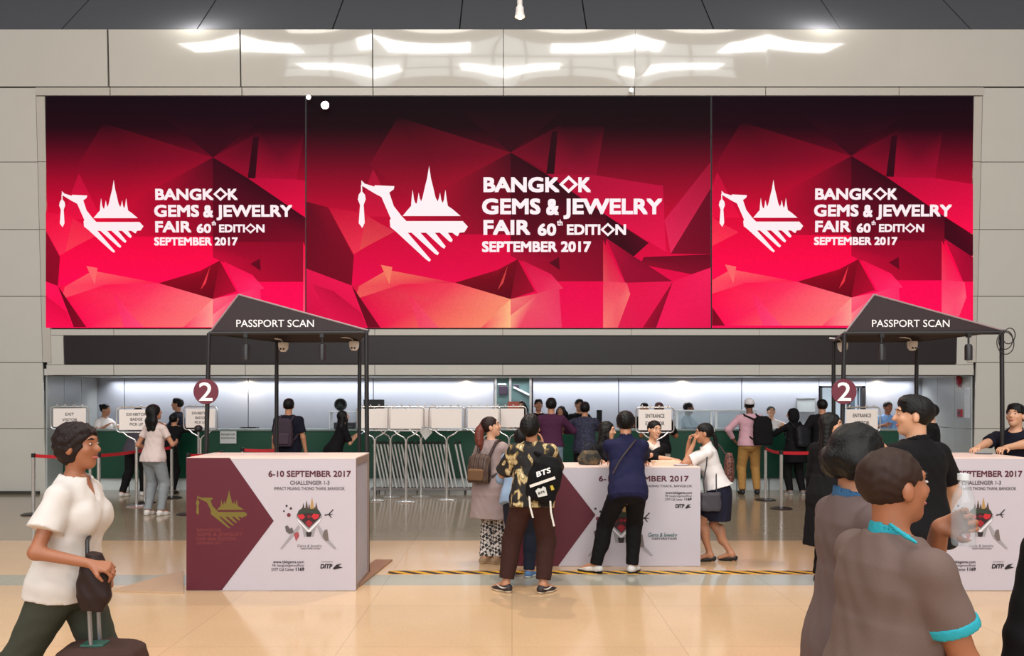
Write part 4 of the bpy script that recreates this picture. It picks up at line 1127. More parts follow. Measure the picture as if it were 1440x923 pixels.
def sanitizer():
    d = 13.6; r = thing('pole_stand', 'thin chrome pole with a black domed top behind the left booth number sign', 'stand', (at(279, d), d, 0))
    MB().lathe([(.14, 0), (.145, .008), (.12, .016), (.02, .024), (0, .024)]).build('base', chrome, r, True); MB().cyl((0, 0, .02), (0, 0, 1.22), .016, n=12).build('pole', chrome, r, True)
    MB().lathe([(0, 1.20), (.03, 1.21), (.065, 1.25), (.06, 1.29), (.03, 1.315), (0, 1.32)]).build('top', black_metal, r, True)
sanitizer()
# belt barriers
def barrier(px, d, label, belt=None, h=.92):
    r = thing('belt_barrier', label, 'barrier', (at(px, d), d, 0), 0, 'belt barriers')
    m = MB(); m.lathe([(.17, 0), (.175, .008), (.15, .02), (.035, .035), (0, .035)]); m.build('base', mat('barrier_base', (52, 48, 46), .35, metal=.5), r, True)
    m = MB(); m.cyl((0, 0, .02), (0, 0, h - .06), .026, n=14); m.build('tube', chrome, r, True)
    m = MB(); m.cyl((0, 0, h - .06), (0, 0, h), .031, n=14); m.build('head', mat('barrier_head', (46, 42, 42), .3, metal=.4), r, True)
    if belt:
        x1, y1 = at(belt[0], belt[1]) - at(px, d), belt[1] - d; L = math.hypot(x1, y1); nx, ny = -y1 / L, x1 / L
        vs = []; N_ = 10
        for i in range(N_ + 1):
            t = i / N_; z = h - .035 - .05 * math.sin(PI * t) * belt[2]
            for (o, zz) in ((.003, -.025), (.003, .025), (-.003, .025), (-.003, -.025)): vs.append((x1 * t + nx * o, y1 * t + ny * o, z + zz))
        fs = [(0, 1, 2, 3), (N_ * 4 + 3, N_ * 4 + 2, N_ * 4 + 1, N_ * 4)]
        for i in range(N_):
            for j in range(4): fs.append((i * 4 + j, i * 4 + (j + 1) % 4, i * 4 + 4 + (j + 1) % 4, i * 4 + 4 + j))
        MB().add(vs, fs).build('belt', red_belt, r)
barrier(47, 12.8, 'leftmost belt barrier with a chrome post and red belt, behind the walking woman', (137, 12.8, .4))
barrier(139, 12.8, 'belt barrier just right of the walking woman', (203, 14.2, .3))
barrier(204, 14.2, 'belt barrier directly in front of the legs of the woman in jeans', (241, 14.9, .3))
barrier(241.5, 14.9, 'belt barrier right beside the woman in jeans')
barrier(127, 14.4, 'belt barrier seen past the walking woman, in front of the clerk in white', None)
barrier(265, 12.8, 'belt barrier at the left edge of the left booth, belt running behind it', (312, 13.4, .3))
barrier(312, 13.4, 'belt barrier behind the left booth below the taped notice')
barrier(341, 14.2, 'belt barrier behind the left booth with a red belt running to the right', (398, 14.2, .3))
barrier(1076.5, 14.6, 'far chrome belt barrier beside the man in khaki trousers', (1098, 13.46, .3))
barrier(1098.5, 13.46, 'near chrome belt barrier with a round base, red belt running right', (1160, 13.6, .2))
# ------------------------------------------------------------------ passport-scan booths
ART = [  # printed picture of the fair: a jewelled crown-like cup on two arms; points in the print's own grid
    ((150, 146, 150), [(250, 408), (262, 412), (347, 508), (440, 408), (452, 412), (440, 450), (405, 500), (385, 572), (312, 572), (298, 500), (262, 450)]),
    ((228, 224, 228), [(258, 428), (347, 522), (443, 428), (436, 452), (350, 540), (268, 455)]),
    ((40, 30, 34), [(326, 536), (374, 536), (364, 572), (334, 572)]),
    ((48, 20, 28), [(256, 402), (350, 384), (446, 400), (430, 430), (350, 506), (272, 430)]),
    ((196, 34, 46), [(262, 404), (300, 394), (322, 420), (300, 440), (276, 430)]), ((196, 34, 46), [(384, 394), (432, 402), (420, 430), (392, 440), (370, 420)]),
    ((150, 26, 40), [(322, 462), (350, 442), (380, 466), (350, 500)]), ((120, 20, 34), [(330, 415), (350, 400), (372, 415), (350, 434)]),
    ((44, 56, 44), [(272, 372), (300, 350), (345, 356), (400, 346), (430, 374), (444, 402), (350, 390), (258, 406)]),
    ((60, 44, 40), [(298, 362), (308, 312), (318, 362)]), ((70, 50, 44), [(322, 358), (332, 292), (344, 358)]), ((176, 138, 84), [(358, 358), (374, 268), (390, 356)]), ((84, 60, 50), [(396, 356), (406, 308), (418, 362)]), ((60, 44, 40), [(344, 360), (352, 316), (360, 360)]),
    ((158, 152, 156), [(268, 482), (286, 502), (144, 668), (130, 662)]), ((158, 152, 156), [(412, 496), (426, 482), (474, 560), (560, 660), (546, 666), (450, 582)]),
    ((92, 84, 84), [(168, 492), (186, 484), (206, 510), (222, 500), (236, 540), (202, 550), (176, 532)]), ((110, 98, 94), [(466, 524), (490, 514), (502, 602), (474, 602), (454, 566)]),
    ((160, 70, 76), [(234, 546), (270, 534), (276, 566), (252, 606)]),
    ((40, 34, 36), [(468, 402), (500, 396), (534, 360), (538, 366), (510, 398), (540, 400), (510, 406), (526, 424), (518, 426), (500, 404), (474, 412)]),
]
for cx_, cy_, r_, c_ in ((180, 335, 8, (44, 36, 40)), (160, 375, 7, (44, 36, 40)), (213, 355, 9, (44, 36, 40)), (197, 405, 15, (112, 40, 54))):
    ART.append((c_, [(cx_ + r_ * math.cos(t), cy_ + r_ * math.sin(t)) for t in np.linspace(0, 2 * PI, 11)[:-1]]))

def counter_booth(label, x0, d, w_, h_, dep, px0, pyb, sc, arrow, texts, art_tf, emblem_tf=None, ghost=None, group=None):
    """px0, pyb, sc turn a row and column of the photographed print into metres on the front"""
    r = thing('promotion_counter', label, 'counter', (x0 + w_ / 2, d + dep / 2, 0), 0, group)
    hx, hy = w_ / 2, dep / 2
    MB().b2((-hx, -hy, 0.004), (hx, -hy + .012, h_ - .012)).build('front_panel', white_print, r)
    MB().b2((-hx, -hy, h_ - .012), (hx, hy, h_), .002).build('top', mat('counter_top_pale', (240, 214, 202), .4), r)
    for sx in (-1, 1):
        f = MB()
        a = sx * hx; b = sx * (hx - .045)
        f.b2((a, -hy + .012, 0), (b, -hy + .052, h_ - .012)); f.b2((a, hy - .05, 0), (b, hy, h_ - .012)); f.b2((a, -hy + .05, 0), (b, hy - .05, .05)); f.b2((a, -hy + .05, h_ - .07), (b, hy - .05, h_ - .012))
        f.build('frame', mat('frame_wood', (150, 128, 118), .5), r)
    for sx in (-1, 1): MB().b2((sx * (hx - .012), -hy + .05, .05), (sx * (hx - .022), hy - .05, h_ - .07)).build('side_panel', mat('side_grey', (176, 170, 180), .5), r)
    O = Vector((-hx, -hy, 0)); U = Vector((1, 0, 0)); V = Vector((0, 0, 1))
    uv = lambda p: (min(max((p[0] - px0) / sc, 0.001), w_ - .001), min(max((pyb - p[1]) / sc, .006), h_ - .002))
    m = MB(); m.prism([uv(p) for p in arrow], O + Vector((0, -.0008, 0)), U, V, .0012); m.build('printed_arrow', maroon, r)
    by = {}
    for (s, a, b, t, bl, mt, bold, sl) in texts:
        mb = by.setdefault(mt.name, (MB(), mt))[0]; p0, p1 = uv((a, bl)), uv((b, t)); put_text(mb, s, p0[0], p1[0], p0[1], p1[1], O, U, V, .003, bold, None, sl)
    for k, (mb, mt) in by.items(): mb.build('lettering', mt, r)
    a = MB(); ms = []; k = 0
    for c, poly in ART:
        mt = mat('art_%d_%d_%d' % c, c, .5)
        if mt not in ms: ms.append(mt)
        a.cur = ms.index(mt); k += 1
        a.prism([uv(art_tf(p)) for p in poly], O + Vector((0, -.0008 - k * .00012, 0)), U, V, .001)
    a.build('printed_picture', ms, r)
    if emblem_tf:
        e = MB()
        for key in ('temple', 'bird', 'tassel'): e.prism([uv(emblem_tf(logo_px(p))) for p in LOGO[key]], O + Vector((0, -.0022, 0)), U, V, .001)
        e.build('emblem', gold_ink, r)
    return r
artL = lambda p: (370 + p[0] / 5.43, 650 + p[1] / 5.43)
ghost_ink = mat('ghost_gold_ink', (118, 44, 46), .5)
TL = [('6-10 SEPTEMBER 2017', 377.5, 493.5, 662.5, 671, maroon_ink, .035, 0), ('CHALLENGER 1-3', 408, 463.5, 676.5, 682, grey_ink, .03, 0), ('IMPACT MUANG THONG THANI, BANGKOK', 385.5, 485, 685.2, 689.6, grey_ink, .02, 0),
      ('www.bkkgems.com', 384, 427.5, 788.5, 792.5, black_ink, .02, 0), ('FB: bangkokgemsofficial', 383, 427.5, 793.6, 797.2, grey_ink, .01, 0), ('DITP Call Center', 382, 414, 799, 803.2, grey_ink, .02, 0), ('1169', 416, 428, 798.4, 803.2, black_ink, .05, 0),
      ('DITP', 450.5, 467, 793.5, 800, black_ink, .05, .12), ('ORGANIZED BY', 452, 468, 789.6, 791.4, grey_ink, 0, 0), ('Gems & Jewelry', 418, 452.5, 766, 769.8, grey_ink, .0, .15), ('DESTINATION', 423, 450, 770.8, 773, grey_ink, .03, 0),
      ('BANGKOK', 277, 312, 743.5, 747.5, ghost_ink, .03, 0), ('GEMS & JEWELRY', 277, 341, 749.5, 754, ghost_ink, .03, 0), ('FAIR 60th EDITION', 277, 332, 756, 760.5, ghost_ink, .03, 0), ('SEPTEMBER 2017', 277, 311, 762.5, 766, ghost_ink, .03, 0)]
def emL(p): return (277.5 + (p[0] - 508) * .468, 689 + (p[1] - 234) * .405)
DL = 7.74; SCL = 1200 / DL
swl = [(468, 800), (473, 794.5), (481, 793), (476, 796.5), (482, 798.6), (470, 801.5)]
def swoosh_mark(r, px0, pyb, sc, w_, dep, tf):
    m = MB(); m.prism([((tf(p)[0] - px0) / sc, (pyb - tf(p)[1]) / sc) for p in swl], Vector((-w_ / 2, -dep / 2 - .002, 0)), (1, 0, 0), (0, 0, 1), .001); m.build('printed_mark', black_ink, r)
WL, HL, DP = 238.5 / SCL, 187.5 / SCL, .72
def booth(dx, lab):
    r = counter_booth(lab, at(262, DL) + dx, DL, WL, HL, DP, 262, 831.4, SCL, [(262, 643), (323, 643), (385, 733), (312, 832), (262, 832)], TL, artL, emL, None, 'passport scan counters')
    swoosh_mark(r, 262, 831.4, SCL, WL, DP, lambda p: p); return r
booth(0, 'left promotion counter with maroon arrow print, under the left dark canopy')
RDX = at(1206, DL) - at(262, DL)
booth(RDX, 'right promotion counter cut off by the picture edge, a man leaning on it')
DC = 8.86; SCC = 1200 / DC
artC = lambda p: (873 + (p[0] - 347) / 5.43 * 1.16, 737 + (p[1] - 440) / 5.43 * 1.10)
TC_ = [('6-10 SEPTEMBER 2017', 842, 968.5, 669.5, 677.5, maroon_ink, .035, 0), ('IMPACT MUANG THONG THANI, BANGKOK', 866, 973.5, 682, 685.4, grey_ink, .02, 0), ('www.bkkgems.com', 935.5, 973, 691.3, 695, black_ink, .02, 0), ('FB: bangkokgemsofficial', 935.5, 972.5, 696.2, 699.2, grey_ink, .01, 0),
       ('DITP Call Center', 935.5, 960, 701, 704.2, grey_ink, .02, 0), ('1169', 962.5, 972.5, 700.4, 704.2, black_ink, .05, 0), ('DITP', 949.5, 962, 709, 714.8, black_ink, .05, .12), ('Gems & Jewelry', 911, 952, 749.5, 755.5, mat('teal_ink', (72, 104, 100), .5), .02, .15), ('DESTINATION', 916.5, 951.5, 756.5, 759.5, grey_ink, .05, 0)]
WC, HC = 275 / SCC, 1.035
r = counter_booth('middle promotion counter with maroon arrow print, people leaning on it from both sides', at(710, DC), DC, WC, HC, .62, 710, 797, SCC, [(710, 656), (785, 656), (837.5, 724.5), (785, 798), (710, 798)], TC_, artC)
swoosh_mark(r, 710, 797, SCC, WC, .62, lambda p: (963.5 + (p[0] - 468) * .62, 714.6 + (p[1] - 800) * .8))

# canopies
DF, DR = 8.52, 9.72
cloth = mat('canopy_fabric', (42, 26, 30), .6, var=.1, scale=5)
def canopy(dx, lab):
    r = thing('canopy', lab, 'canopy', (at(405, 9) + dx, 9.0, 0), 0, 'passport scan canopies'); b = Vector(r.location) - Vector((dx, 0, 0))
    q = lambda px, d, py: Vector((at(px, d), d, hz(py, d))) - b
    Af, Bf, Pf = q(294, DF, 469), q(518, DF, 465), q(335.5, DF, 414.5); Cr, Dr = q(506, DR, 480), q(389, DR, 480); t = Vector((0, .02, 0))
    m = MB(); Pb = Pf + Vector((.25, .55, -.12))
    m.add([Af, Bf, Pf, Af + t, Bf + t, Pf + t], [(0, 1, 2), (5, 4, 3), (0, 3, 4, 1), (1, 4, 5, 2), (2, 5, 3, 0)])
    m.build('gable_panel', cloth, r)
    m = MB()
    up = Vector((0, 0, .004))
    P0 = [Af + t, Bf + t, Pf + t, Pb, Cr + up, Dr + up]; P1 = [p + Vector((0, 0, -.012)) for p in P0]
    m.add(P0 + P1, [(0, 2, 3, 5), (2, 1, 4, 3), (3, 4, 5), (6, 11, 9, 8), (8, 9, 10, 7), (9, 11, 10), (0, 5, 11, 6), (1, 7, 10, 4), (5, 4, 10, 11)])
    m.build('roof', cloth, r)
    m = MB(); m.cyl(Af, Pf, .009, n=6); m.cyl(Pf, Bf, .009, n=6); m.build('edge_highlight', mat('edge_highlight_grey', (150, 130, 134), .5), r)  # highlight on the gable's upper edges, put in as thin pale rods
    m = MB(); m.cyl(Af, Bf + Vector((0, 0, -.02)), .02, n=8); m.cyl(Bf, Cr, .014, n=8); m.cyl(Af, Dr, .014, n=8); m.cyl(Cr, Dr, .016, n=8); m.build('rail', black_metal, r, True)
    for top, bot in ((Af, Vector((at(286, DF) - b.x, DF - b.y, 0))), (Bf + Vector((-.02, 0, 0)), Vector((at(517, DF) - b.x, DF - b.y, 0))), (Cr, Vector((at(504, DR) - b.x, DR - b.y, 0))), (Dr, Vector((at(389, DR) - b.x, DR - b.y, 0)))):
        m = MB(); m.cyl(bot, top, .022, n=12); m.lathe([(.05, 0), (.05, .01), (.024, .014), (0, .014)], c=bot, n=12); m.build('post', black_metal, r, True)
    m = MB(); w_ = (441.5 - 332.5) / 1200 * DF
    x0 = at(332.5, DF) - b.x; z0 = hz(460, DF); z1 = hz(450, DF)
    put_text(m, 'PASSPORT SCAN', x0, x0 + w_, z0, z1, (0, DF - b.y, 0), (1, 0, 0), (0, 0, 1), .004, .008); m.build('lettering', white_ink, r)
    return r
def number_sign(dx, lab):
    x, z, d = at(291.5, DF) + dx, hz(551, DF), DF - .035; rad = 17.8 / 1200 * DF
    r = thing('number_sign', lab, 'sign', (x, d, z), 0, 'round number signs')
    rot = Matrix.Rotation(PI / 2, 3, 'X')
    m = MB(); m.lathe([(0, -.006), (rad - .004, -.006), (rad, 0), (rad - .004, .006), (0, .006)], rot=rot, n=40); m.build('disc', mat('sign_maroon', (104, 34, 52), .45), r, True)
    m = MB(); put_text(m, '2', -.068, .068, -.092, .090, (0, -.0062, 0), (1, 0, 0), (0, 0, 1), .0012, .012); m.build('lettering', white_ink, r)
    m = MB(); m.b2((-.03, .006, -.02), (.03, .014, .02)); m.build('bracket', black_metal, r)
def can_light(px, py, d, dx, lab):
    z = hz(py, d); r = thing('spot_can', lab, 'light', (at(px, d) + dx, d, z), 0, 'black can lights under the canopies')
    m = MB(); m.lathe([(.0, -.085), (.030, -.085), (.037, -.08), (.037, .05), (.028, .075), (0, .078)], n=18); m.build('housing', mat('can_black', (40, 36, 38), .4), r, True)
    m = MB(); m.cyl((0, 0, .07), (0, 0, hz(471, d) - z - .0), .010, n=8); m.b2((-.02, -.02, hz(472, d) - z - .02), (.02, .02, hz(472, d) - z + .02)); m.build('stem', black_metal, r)
def flood(px, py, d, dx, lab):
    z = hz(py, d); r = thing('floodlight', lab, 'light', (at(px, d) + dx, d, z), 0, 'white floodlight heads under the canopies')
    m = MB(); m.lathe([(0, -.065), (.03, -.062), (.052, -.03), (.058, .02), (.055, .04), (0, .045)], n=18); m.build('housing', mat('flood_white', (236, 232, 226), .4), r, True)
    for x in (-.018, .014):
        e = MB(); e.lathe([(0, 0), (.011, .0), (.011, .01), (0, .01)], n=10, rot=Matrix.Rotation(R(60), 3, 'X'), c=(x, -.044, -.036)); e.build('lens', black_ink, r)
    m = MB(); m.tube([(0, 0, .03), (-.03, 0, .075), (-.09, -.01, .085), (-.15, 0, .09)], .008, 6); m.build('arm', mat('flood_white', (236, 232, 226), .4), r, True)
for dx, side, o in ((0, 'left', 0), ((1187.5 - 294) / 1200 * DF, 'right', 1)):
    canopy(dx, 'dark %s canopy on black posts lettered PASSPORT SCAN' % side)
    number_sign(dx, 'round maroon sign with white number 2 on the %s canopy front post' % side)
    can_light(346, 495, DF, dx, 'black can light under the %s canopy, nearer its number sign' % side)
    can_light(453 if not o else 468.5, 495, DF, dx, 'black can light under the %s canopy, farther from its number sign' % side)
    flood(398.5 if not o else 298 + 3, 487, DR - .1, dx if not o else at(1187 - 2, DR - .1) - at(301, DR - .1), 'white floodlight head under the %s canopy, its left one' % side)
    flood(498 if not o else 498, 485.5, DR - .1, dx if not o else at(1283, DR - .1) - at(498, DR - .1), 'white floodlight head under the %s canopy, its right one' % side)
def coil():
    m = MB(); c = Vector((at(1411, DF), DF - .03, hz(479, DF)))
    for k, (rr, ox, oz, tl) in enumerate(((.07, .0, .0, .3), (.085, -.01, -.03, -.2), (.06, .02, .04, .5))):
        m.tube([c + Vector((ox + rr * math.cos(t), -.012 * k - .01, oz + rr * 1.3 * math.sin(t + tl * .3))) for t in np.linspace(0, 2 * PI, 25)[:-1]], .005, 6, True)
    tag(m.build('cable_coil', black_metal, None, True), 'loops of thin black cable hanging at the right corner of the right canopy', 'cable')
coil()
# thin base boards and tape on the floor
def board(poly, lab, m):
    b = MB(); pts = [(at(px, 2100 / (py - HY)), 2100 / (py - HY)) for px, py in poly]; b.prism(pts, (0, 0, .001), (1, 0, 0), (0, 1, 0), .014)
    tag(b.build('base_board', m), lab, 'board')
board([(157, 832), (258, 804), (258, 836)], 'thin pointed grey board on the floor left of the left counter', mat('board_grey', (196, 164, 132), .3))
board([(506, 826), (552, 789), (528, 789), (506, 806)], 'thin brown board on the floor right of the left counter', mat('board_brown', (150, 112, 88), .45))
tm = ramp_mat('hazard_stripes', 'wave', [(0, (34, 28, 26)), (.5, (214, 160, 36))], 2.4, .5, (1, 1, 1), (0, 0, R(-50)))
tag(MB().b2((-1.24, 8.47, .0005), (3.4, 8.63, .003)).build('hazard_tape', tm), 'black and yellow hazard tape across the floor before the middle counter', 'tape')

# things on the middle counter
def on_counter():
    d = 9.12; r = thing('camouflage_bag', 'small camouflage bag on the middle counter beside the woman with long black hair', 'bag', (at(829, d), d, HC + .001))
    cm = ramp_mat('camouflage', 'noise', [(0, (38, 34, 28)), (.45, (70, 60, 40)), (.58, (110, 84, 56)), (.66, (30, 30, 28))], 14, .7)
    s = S(); s.loft((0, 0, 0), np.eye(3), [(0.004, .115, .05, 0), (.06, .122, .055, 0), (.12, .105, .045, 0), (.155, .075, .025, 0)], .02); s.wrinkle(.004, 45, 3); s.mesh('body', .007, cm, r)
    MB().tube([(-.06, 0, .14), (-.05, 0, .20), (.0, 0, .225), (.05, 0, .20), (.06, 0, .14)], .008, 8).build('handle', black_metal, r, True)
    MB().tube([(.10, -.03, .10), (.13, -.05, .06), (.12, -.06, .008)], .007, 6).build('strap', black_metal, r, True)
    r = MB(); d = 9.1
    for k in range(4): r.box((at(935, d) + .004 * k, d + .01 * k, HC + .006 + .011 * k), (.27, .19, .010), Matrix.Rotation(.08 * k - .1, 3, 'Z'), .001)
    tag(r.build('paper_stack', mat('cream_paper', (236, 206, 180), .6)), 'low stack of cream paper leaflets on the middle counter before the smiling woman', 'paper')
    r = thing('clipboard', 'thin white notepad on the middle counter beside the student\'s elbow', 'notepad', (at(955, 9.05), 9.05, HC + .001), R(8))
    MB().b2((-.075, -.10, 0), (.075, .10, .008)).build('board', mat('pad_grey', (120, 116, 120), .5), r); MB().b2((-.068, -.092, .008), (.068, .092, .014)).build('sheet', white_print, r)
on_counter()
# ------------------------------------------------------------------ the people
def c_(name, rgb, rough=.85, **k): return mat(name, rgb, rough, bump=.12, bscale=220, spec=.2, **k)
def loc(pos, facing, p):
    th = -R(facing); c, s = math.cos(th), math.sin(th); dx, dy = p[0] - pos[0], p[1] - pos[1]
    return (c * dx + s * dy, -s * dx + c * dy, p[2])
def wp(px, d, py): return (at(px, d), d, hz(py, d))
def man(label, px, d, facing, H, pose=None, **k):
    pos = (at(px, d), d); pose = dict(pose or {})
    for q in ('LH', 'RH'):
        if q + 'w' in pose: pose[q] = loc(pos, facing, pose.pop(q + 'w'))
    return person(label, pos, facing, H, k.pop('sex', 'm'), pose, **k)
blk = c_('black_cotton', (15, 13, 16)); wht = c_('white_cotton', (226, 218, 214)); navy = c_('navy_cotton', (22, 22, 36)); dk = c_('black_trouser_cloth', (18, 15, 17))
jeans = c_('blue_denim', (52, 66, 92)); white_sole = mat('white_sole', (222, 216, 208), .6); white_shoe = mat('white_shoe', (214, 206, 200), .6); black_shoe = mat('black_shoe', (24, 22, 22), .5)

def bag_tf(J, off):
    """place and turn a bag on a person's torso"""
    p = J['pel'] + J['Rt'] @ (A(*off) * J['H'])
    return p
def backpack(J, label, m, size=(.30, .15, .42), off=(0, -.145, .16), strap_m=None, pocket=None, name='backpack', straps=True, h=.009):
    w_, dp, hh = size; H = J['H']; c = bag_tf(J, off); wpos = J['w'](c)
    r = thing(name, label, 'bag', wpos, J['th']); Rt = J['Rt']; O = lambda p: Rt @ A(*p)
    s = S(); s.loft((0, 0, 0), Rt, [(-hh / 2, w_ / 2 * .9, dp / 2 * .9, 0), (-hh * .4, w_ / 2, dp / 2, 0), (hh * .1, w_ / 2, dp / 2 * .95, 0), (hh * .38, w_ / 2 * .88, dp / 2 * .8, .01), (hh / 2, w_ / 2 * .5, dp / 2 * .5, .02)], .02, 0, 0, 9, 3.2); s.wrinkle(.003, 40, 4)
    s.mesh('body', h, m, r)
    if pocket:
        q = S(); q.loft(O((0, -dp / 2 * .9, -hh * .22)), Rt, [(-hh * .2, w_ * .36, .03, 0), (hh * .15, w_ * .38, .035, 0), (hh * .2, w_ * .3, .02, 0)], .01, 0, 0, 9, 3); q.mesh('pocket', h, pocket, r)
    if straps:
        for sg, k in ((-1, 'L'), (1, 'R')):
            sh = J[k + 'sh'] - c; x = sg * .062 * H; back = O((0, -.03, 0))
            top = (J['nb'] - c) + Rt @ A(x, -.030 * H, -.012 * H)
            pts = [O((sg * w_ * .28, dp / 2, hh * .36)), top + Rt @ A(0, -.035, .01), top + Rt @ A(0, .005, .032), top + Rt @ A(sg * .01, .075, .0), top + Rt @ A(sg * .035, .105, -.11), top + Rt @ A(sg * .07, .05, -.25), O((sg * w_ * .46, dp / 2, -hh * .3))]
            MB().tube([tuple(p) for p in pts], .016, 8).build('strap', strap_m or m, r, True)
    return r, c, Rt

# -- three walkers close to the camera
fgw = man('person walking right at the left, white short-sleeved top, dark olive trousers, pulling luggage', 94, 4.2, 90, 1.625,
    dict(lean=7, hpitch=-6, hyaw=4, LT=(-.05, .20, .0, 0, -8), RT=(.07, -.42, .07, 0, 38), RHw=(at(130, 4.0), 3.98, hz(793, 3.98)), RE=(.3, -1, -.1), RC=60, RN=(-.4, -.3, -.8), LHw=(at(132, 4.2), 4.24, hz(800, 4.24)), LE=(-.4, -1, 0), LC=60, LN=(.2, -.3, -.9)),
    sex='f', sk='tan', hair=dict(style='curly', m=mat('dark_brown_hair', (28, 15, 13), .55, var=.3, scale=50, bump=.4, bscale=90, spec=.25), puff=-.004), face=True,
    top=dict(m=c_('ivory_blouse', (206, 198, 192)), sleeve=.62, wide=.03, loose=.020, hem=-.05, boxy=.088, over=.014, vneck=True), bottom=dict(m=c_('olive_trousers', (58, 60, 50)), loose=.02), h=.008, wide=1.0)
fg2 = man('person in grey shirt with blue collar walking behind the nearest man', 1203, 3.05, 88, 1.66,
    dict(lean=1, LT=(-.06, -.28, .05, 0, 30), RT=(.06, .22, 0, 0, 0), hyaw=-6, RH=(.24, .06, .78), LH=(-.24, .10, .78)), sk='mid', hair=dict(style='bob', len=.04, puff=-.002, front=False), face=True,
    top=dict(m=c_('grey_polo_cloth', (98, 82, 80)), sleeve=.72, wide=.012, loose=.014, hem=-.06, collar=c_('blue_collar', (54, 92, 128)), cuff=c_('teal_trim', (44, 150, 164))), bottom=dict(m=dk, loose=.018), h=.008, wide=1.06)
fg1 = man('person in grey shirt with teal collar and cuffs holding a bottle', 1236, 2.5, 78, 1.60,
    dict(lean=7, LT=(-.06, -.26, .05, 0, 30), RT=(.06, .22, 0, 0, 0), hyaw=4, hpitch=-8, RH=(.20, .28, .74), RE=(.15, -1, -.2), LH=(-.02, .22, 1.36), LE=(-.7, .2, -.8), LC=62, LN=(.5, -.9, 0), LF=(.75, .5, .35)), sk='tan', hair=dict(style='short', vol=0, m=mat('thin_brown_hair', (44, 26, 19), .6, var=.3, scale=50, spec=.25), fringe=.086), face=True,
    top=dict(m=c_('taupe_polo_cloth', (104, 86, 80)), sleeve=.62, wide=.014, loose=.020, hem=-.06, collar=c_('teal_trim', (44, 150, 164)), cuff=c_('teal_trim', (44, 150, 164))), bottom=dict(m=dk, loose=.018), h=.008, wide=1.06)
def stripe():   # teal stripe on the shoulder of the nearest man's shirt is a part of that shirt
    J = fg1; sh = [c for c in J['root'].children if c.name.startswith('shirt')][0]; Rt = J['Rt']; H = J['H']
    q = J['Rsh']; n = J['nb']
    pts = [n * (1 - t) + q * t + Rt @ A(0, -.028 * H - .012 * math.sin(PI * t), .036 * H + .012) for t in (.35, .55, .75, .95)]
    s = S(); s.chain([tuple(p) for p in pts], [.006, .007, .007, .005], .004); s.mesh('shoulder_stripe', .005, c_('teal_trim', (44, 150, 164)), sh)
stripe()
def bottle():
    J = fg1; wr = J['LH'] if 'LH' in J else J['Lwr']; a = J['arms']['L']; p = a[2] + a[3] * .085 + a[4] * .045
    w = J['w'](p); r = thing('water_bottle', 'clear plastic bottle held up to the chest by the nearest walking man', 'bottle', (w[0], w[1], w[2] - .07), 0)
    m = MB(); m.lathe([(0, 0), (.03, .0), (.033, .012), (.033, .11), (.030, .14), (.014, .175), (.013, .19), (0, .19)], n=20); m.build('body', glass('bottle_plastic', (196, 206, 210), .08, .28), r, True)
    m = MB(); m.lathe([(0, .19), (.016, .19), (.016, .208), (0, .21)], n=14); m.build('cap', mat('bottle_cap', (210, 214, 216), .4), r, True)
bottle()
def luggage():
    d = 4.12; x = at(143, d); r = thing('suitcase', 'brown wheeled suitcase with tall pull handle beside the walking woman', 'suitcase', (x, d, 0), R(4))
    br = c_('suitcase_brown', (66, 46, 40)); s = S(); s.loft((0, 0, .04), np.eye(3), [(0, .19, .12, 0), (.05, .205, .13, 0), (.44, .205, .13, 0), (.50, .19, .115, 0), (.525, .15, .09, 0)], .02, 0, 0, 9, 4); s.wrinkle(.003, 35, 2); s.mesh('body', .009, br, r)
    m = MB(); m.b2((-.16, -.142, .10), (.16, -.120, .36), .01); m.build('pocket', c_('suitcase_pocket', (54, 38, 34)), r)
    m = MB(); hx = at(126, d) - x
    for y in (-.05, .05): m.cyl((hx + .03, y, .54), (hx + .01, y, .935), .010, n=10)
    m.build('pull_handle', mat('handle_grey', (150, 150, 154), .3, metal=.7), r, True)
    m = MB(); m.tube([(hx + .01, -.07, .94), (hx + .01, -.03, .95), (hx + .01, .03, .95), (hx + .01, .07, .94)], .016, 10); m.build('grip', black_metal, r, True)
    m = MB(); m.b2((-.08, -.06, .555), (.03, .03, .575), .006); m.build('tag', mat('tag_green', (40, 84, 72), .5), r)
    for sx in (-.15, .15):
        m = MB(); m.cyl((sx - .012, -.07, .032), (sx + .012, -.07, .032), .032); m.cyl((sx - .012, .07, .032), (sx + .012, .07, .032), .032); m.build('wheel', black_metal, r, True)
    r = thing('shoulder_bag', 'dark brown slouchy bag hung on the suitcase handle by the walking woman', 'bag', (at(146, d), d - .10, .88), 0)
    s = S(); s.loft((0, 0, 0), np.eye(3), [(-.13, .05, .04, 0), (-.06, .085, .055, 0), (.06, .07, .05, 0), (.14, .035, .03, 0)], .02); s.wrinkle(.005, 45, 6); s.mesh('body', .007, c_('dark_brown_leather', (44, 30, 28), .55), r)
    MB().tube([(-.03, 0, .12), (-.05, .04, .19), (-.07, .10, .20)], .010, 8).build('strap', black_metal, r, True)
luggage()

man('person in dark clothes cut off by the right picture edge, close to the camera', 1551, 2.6, 12, 1.60, dict(lean=2), sk='tan', hair=dict(style='short'), top=dict(m=blk, sleeve=1.6, loose=.02), bottom=dict(m=dk), face=True)
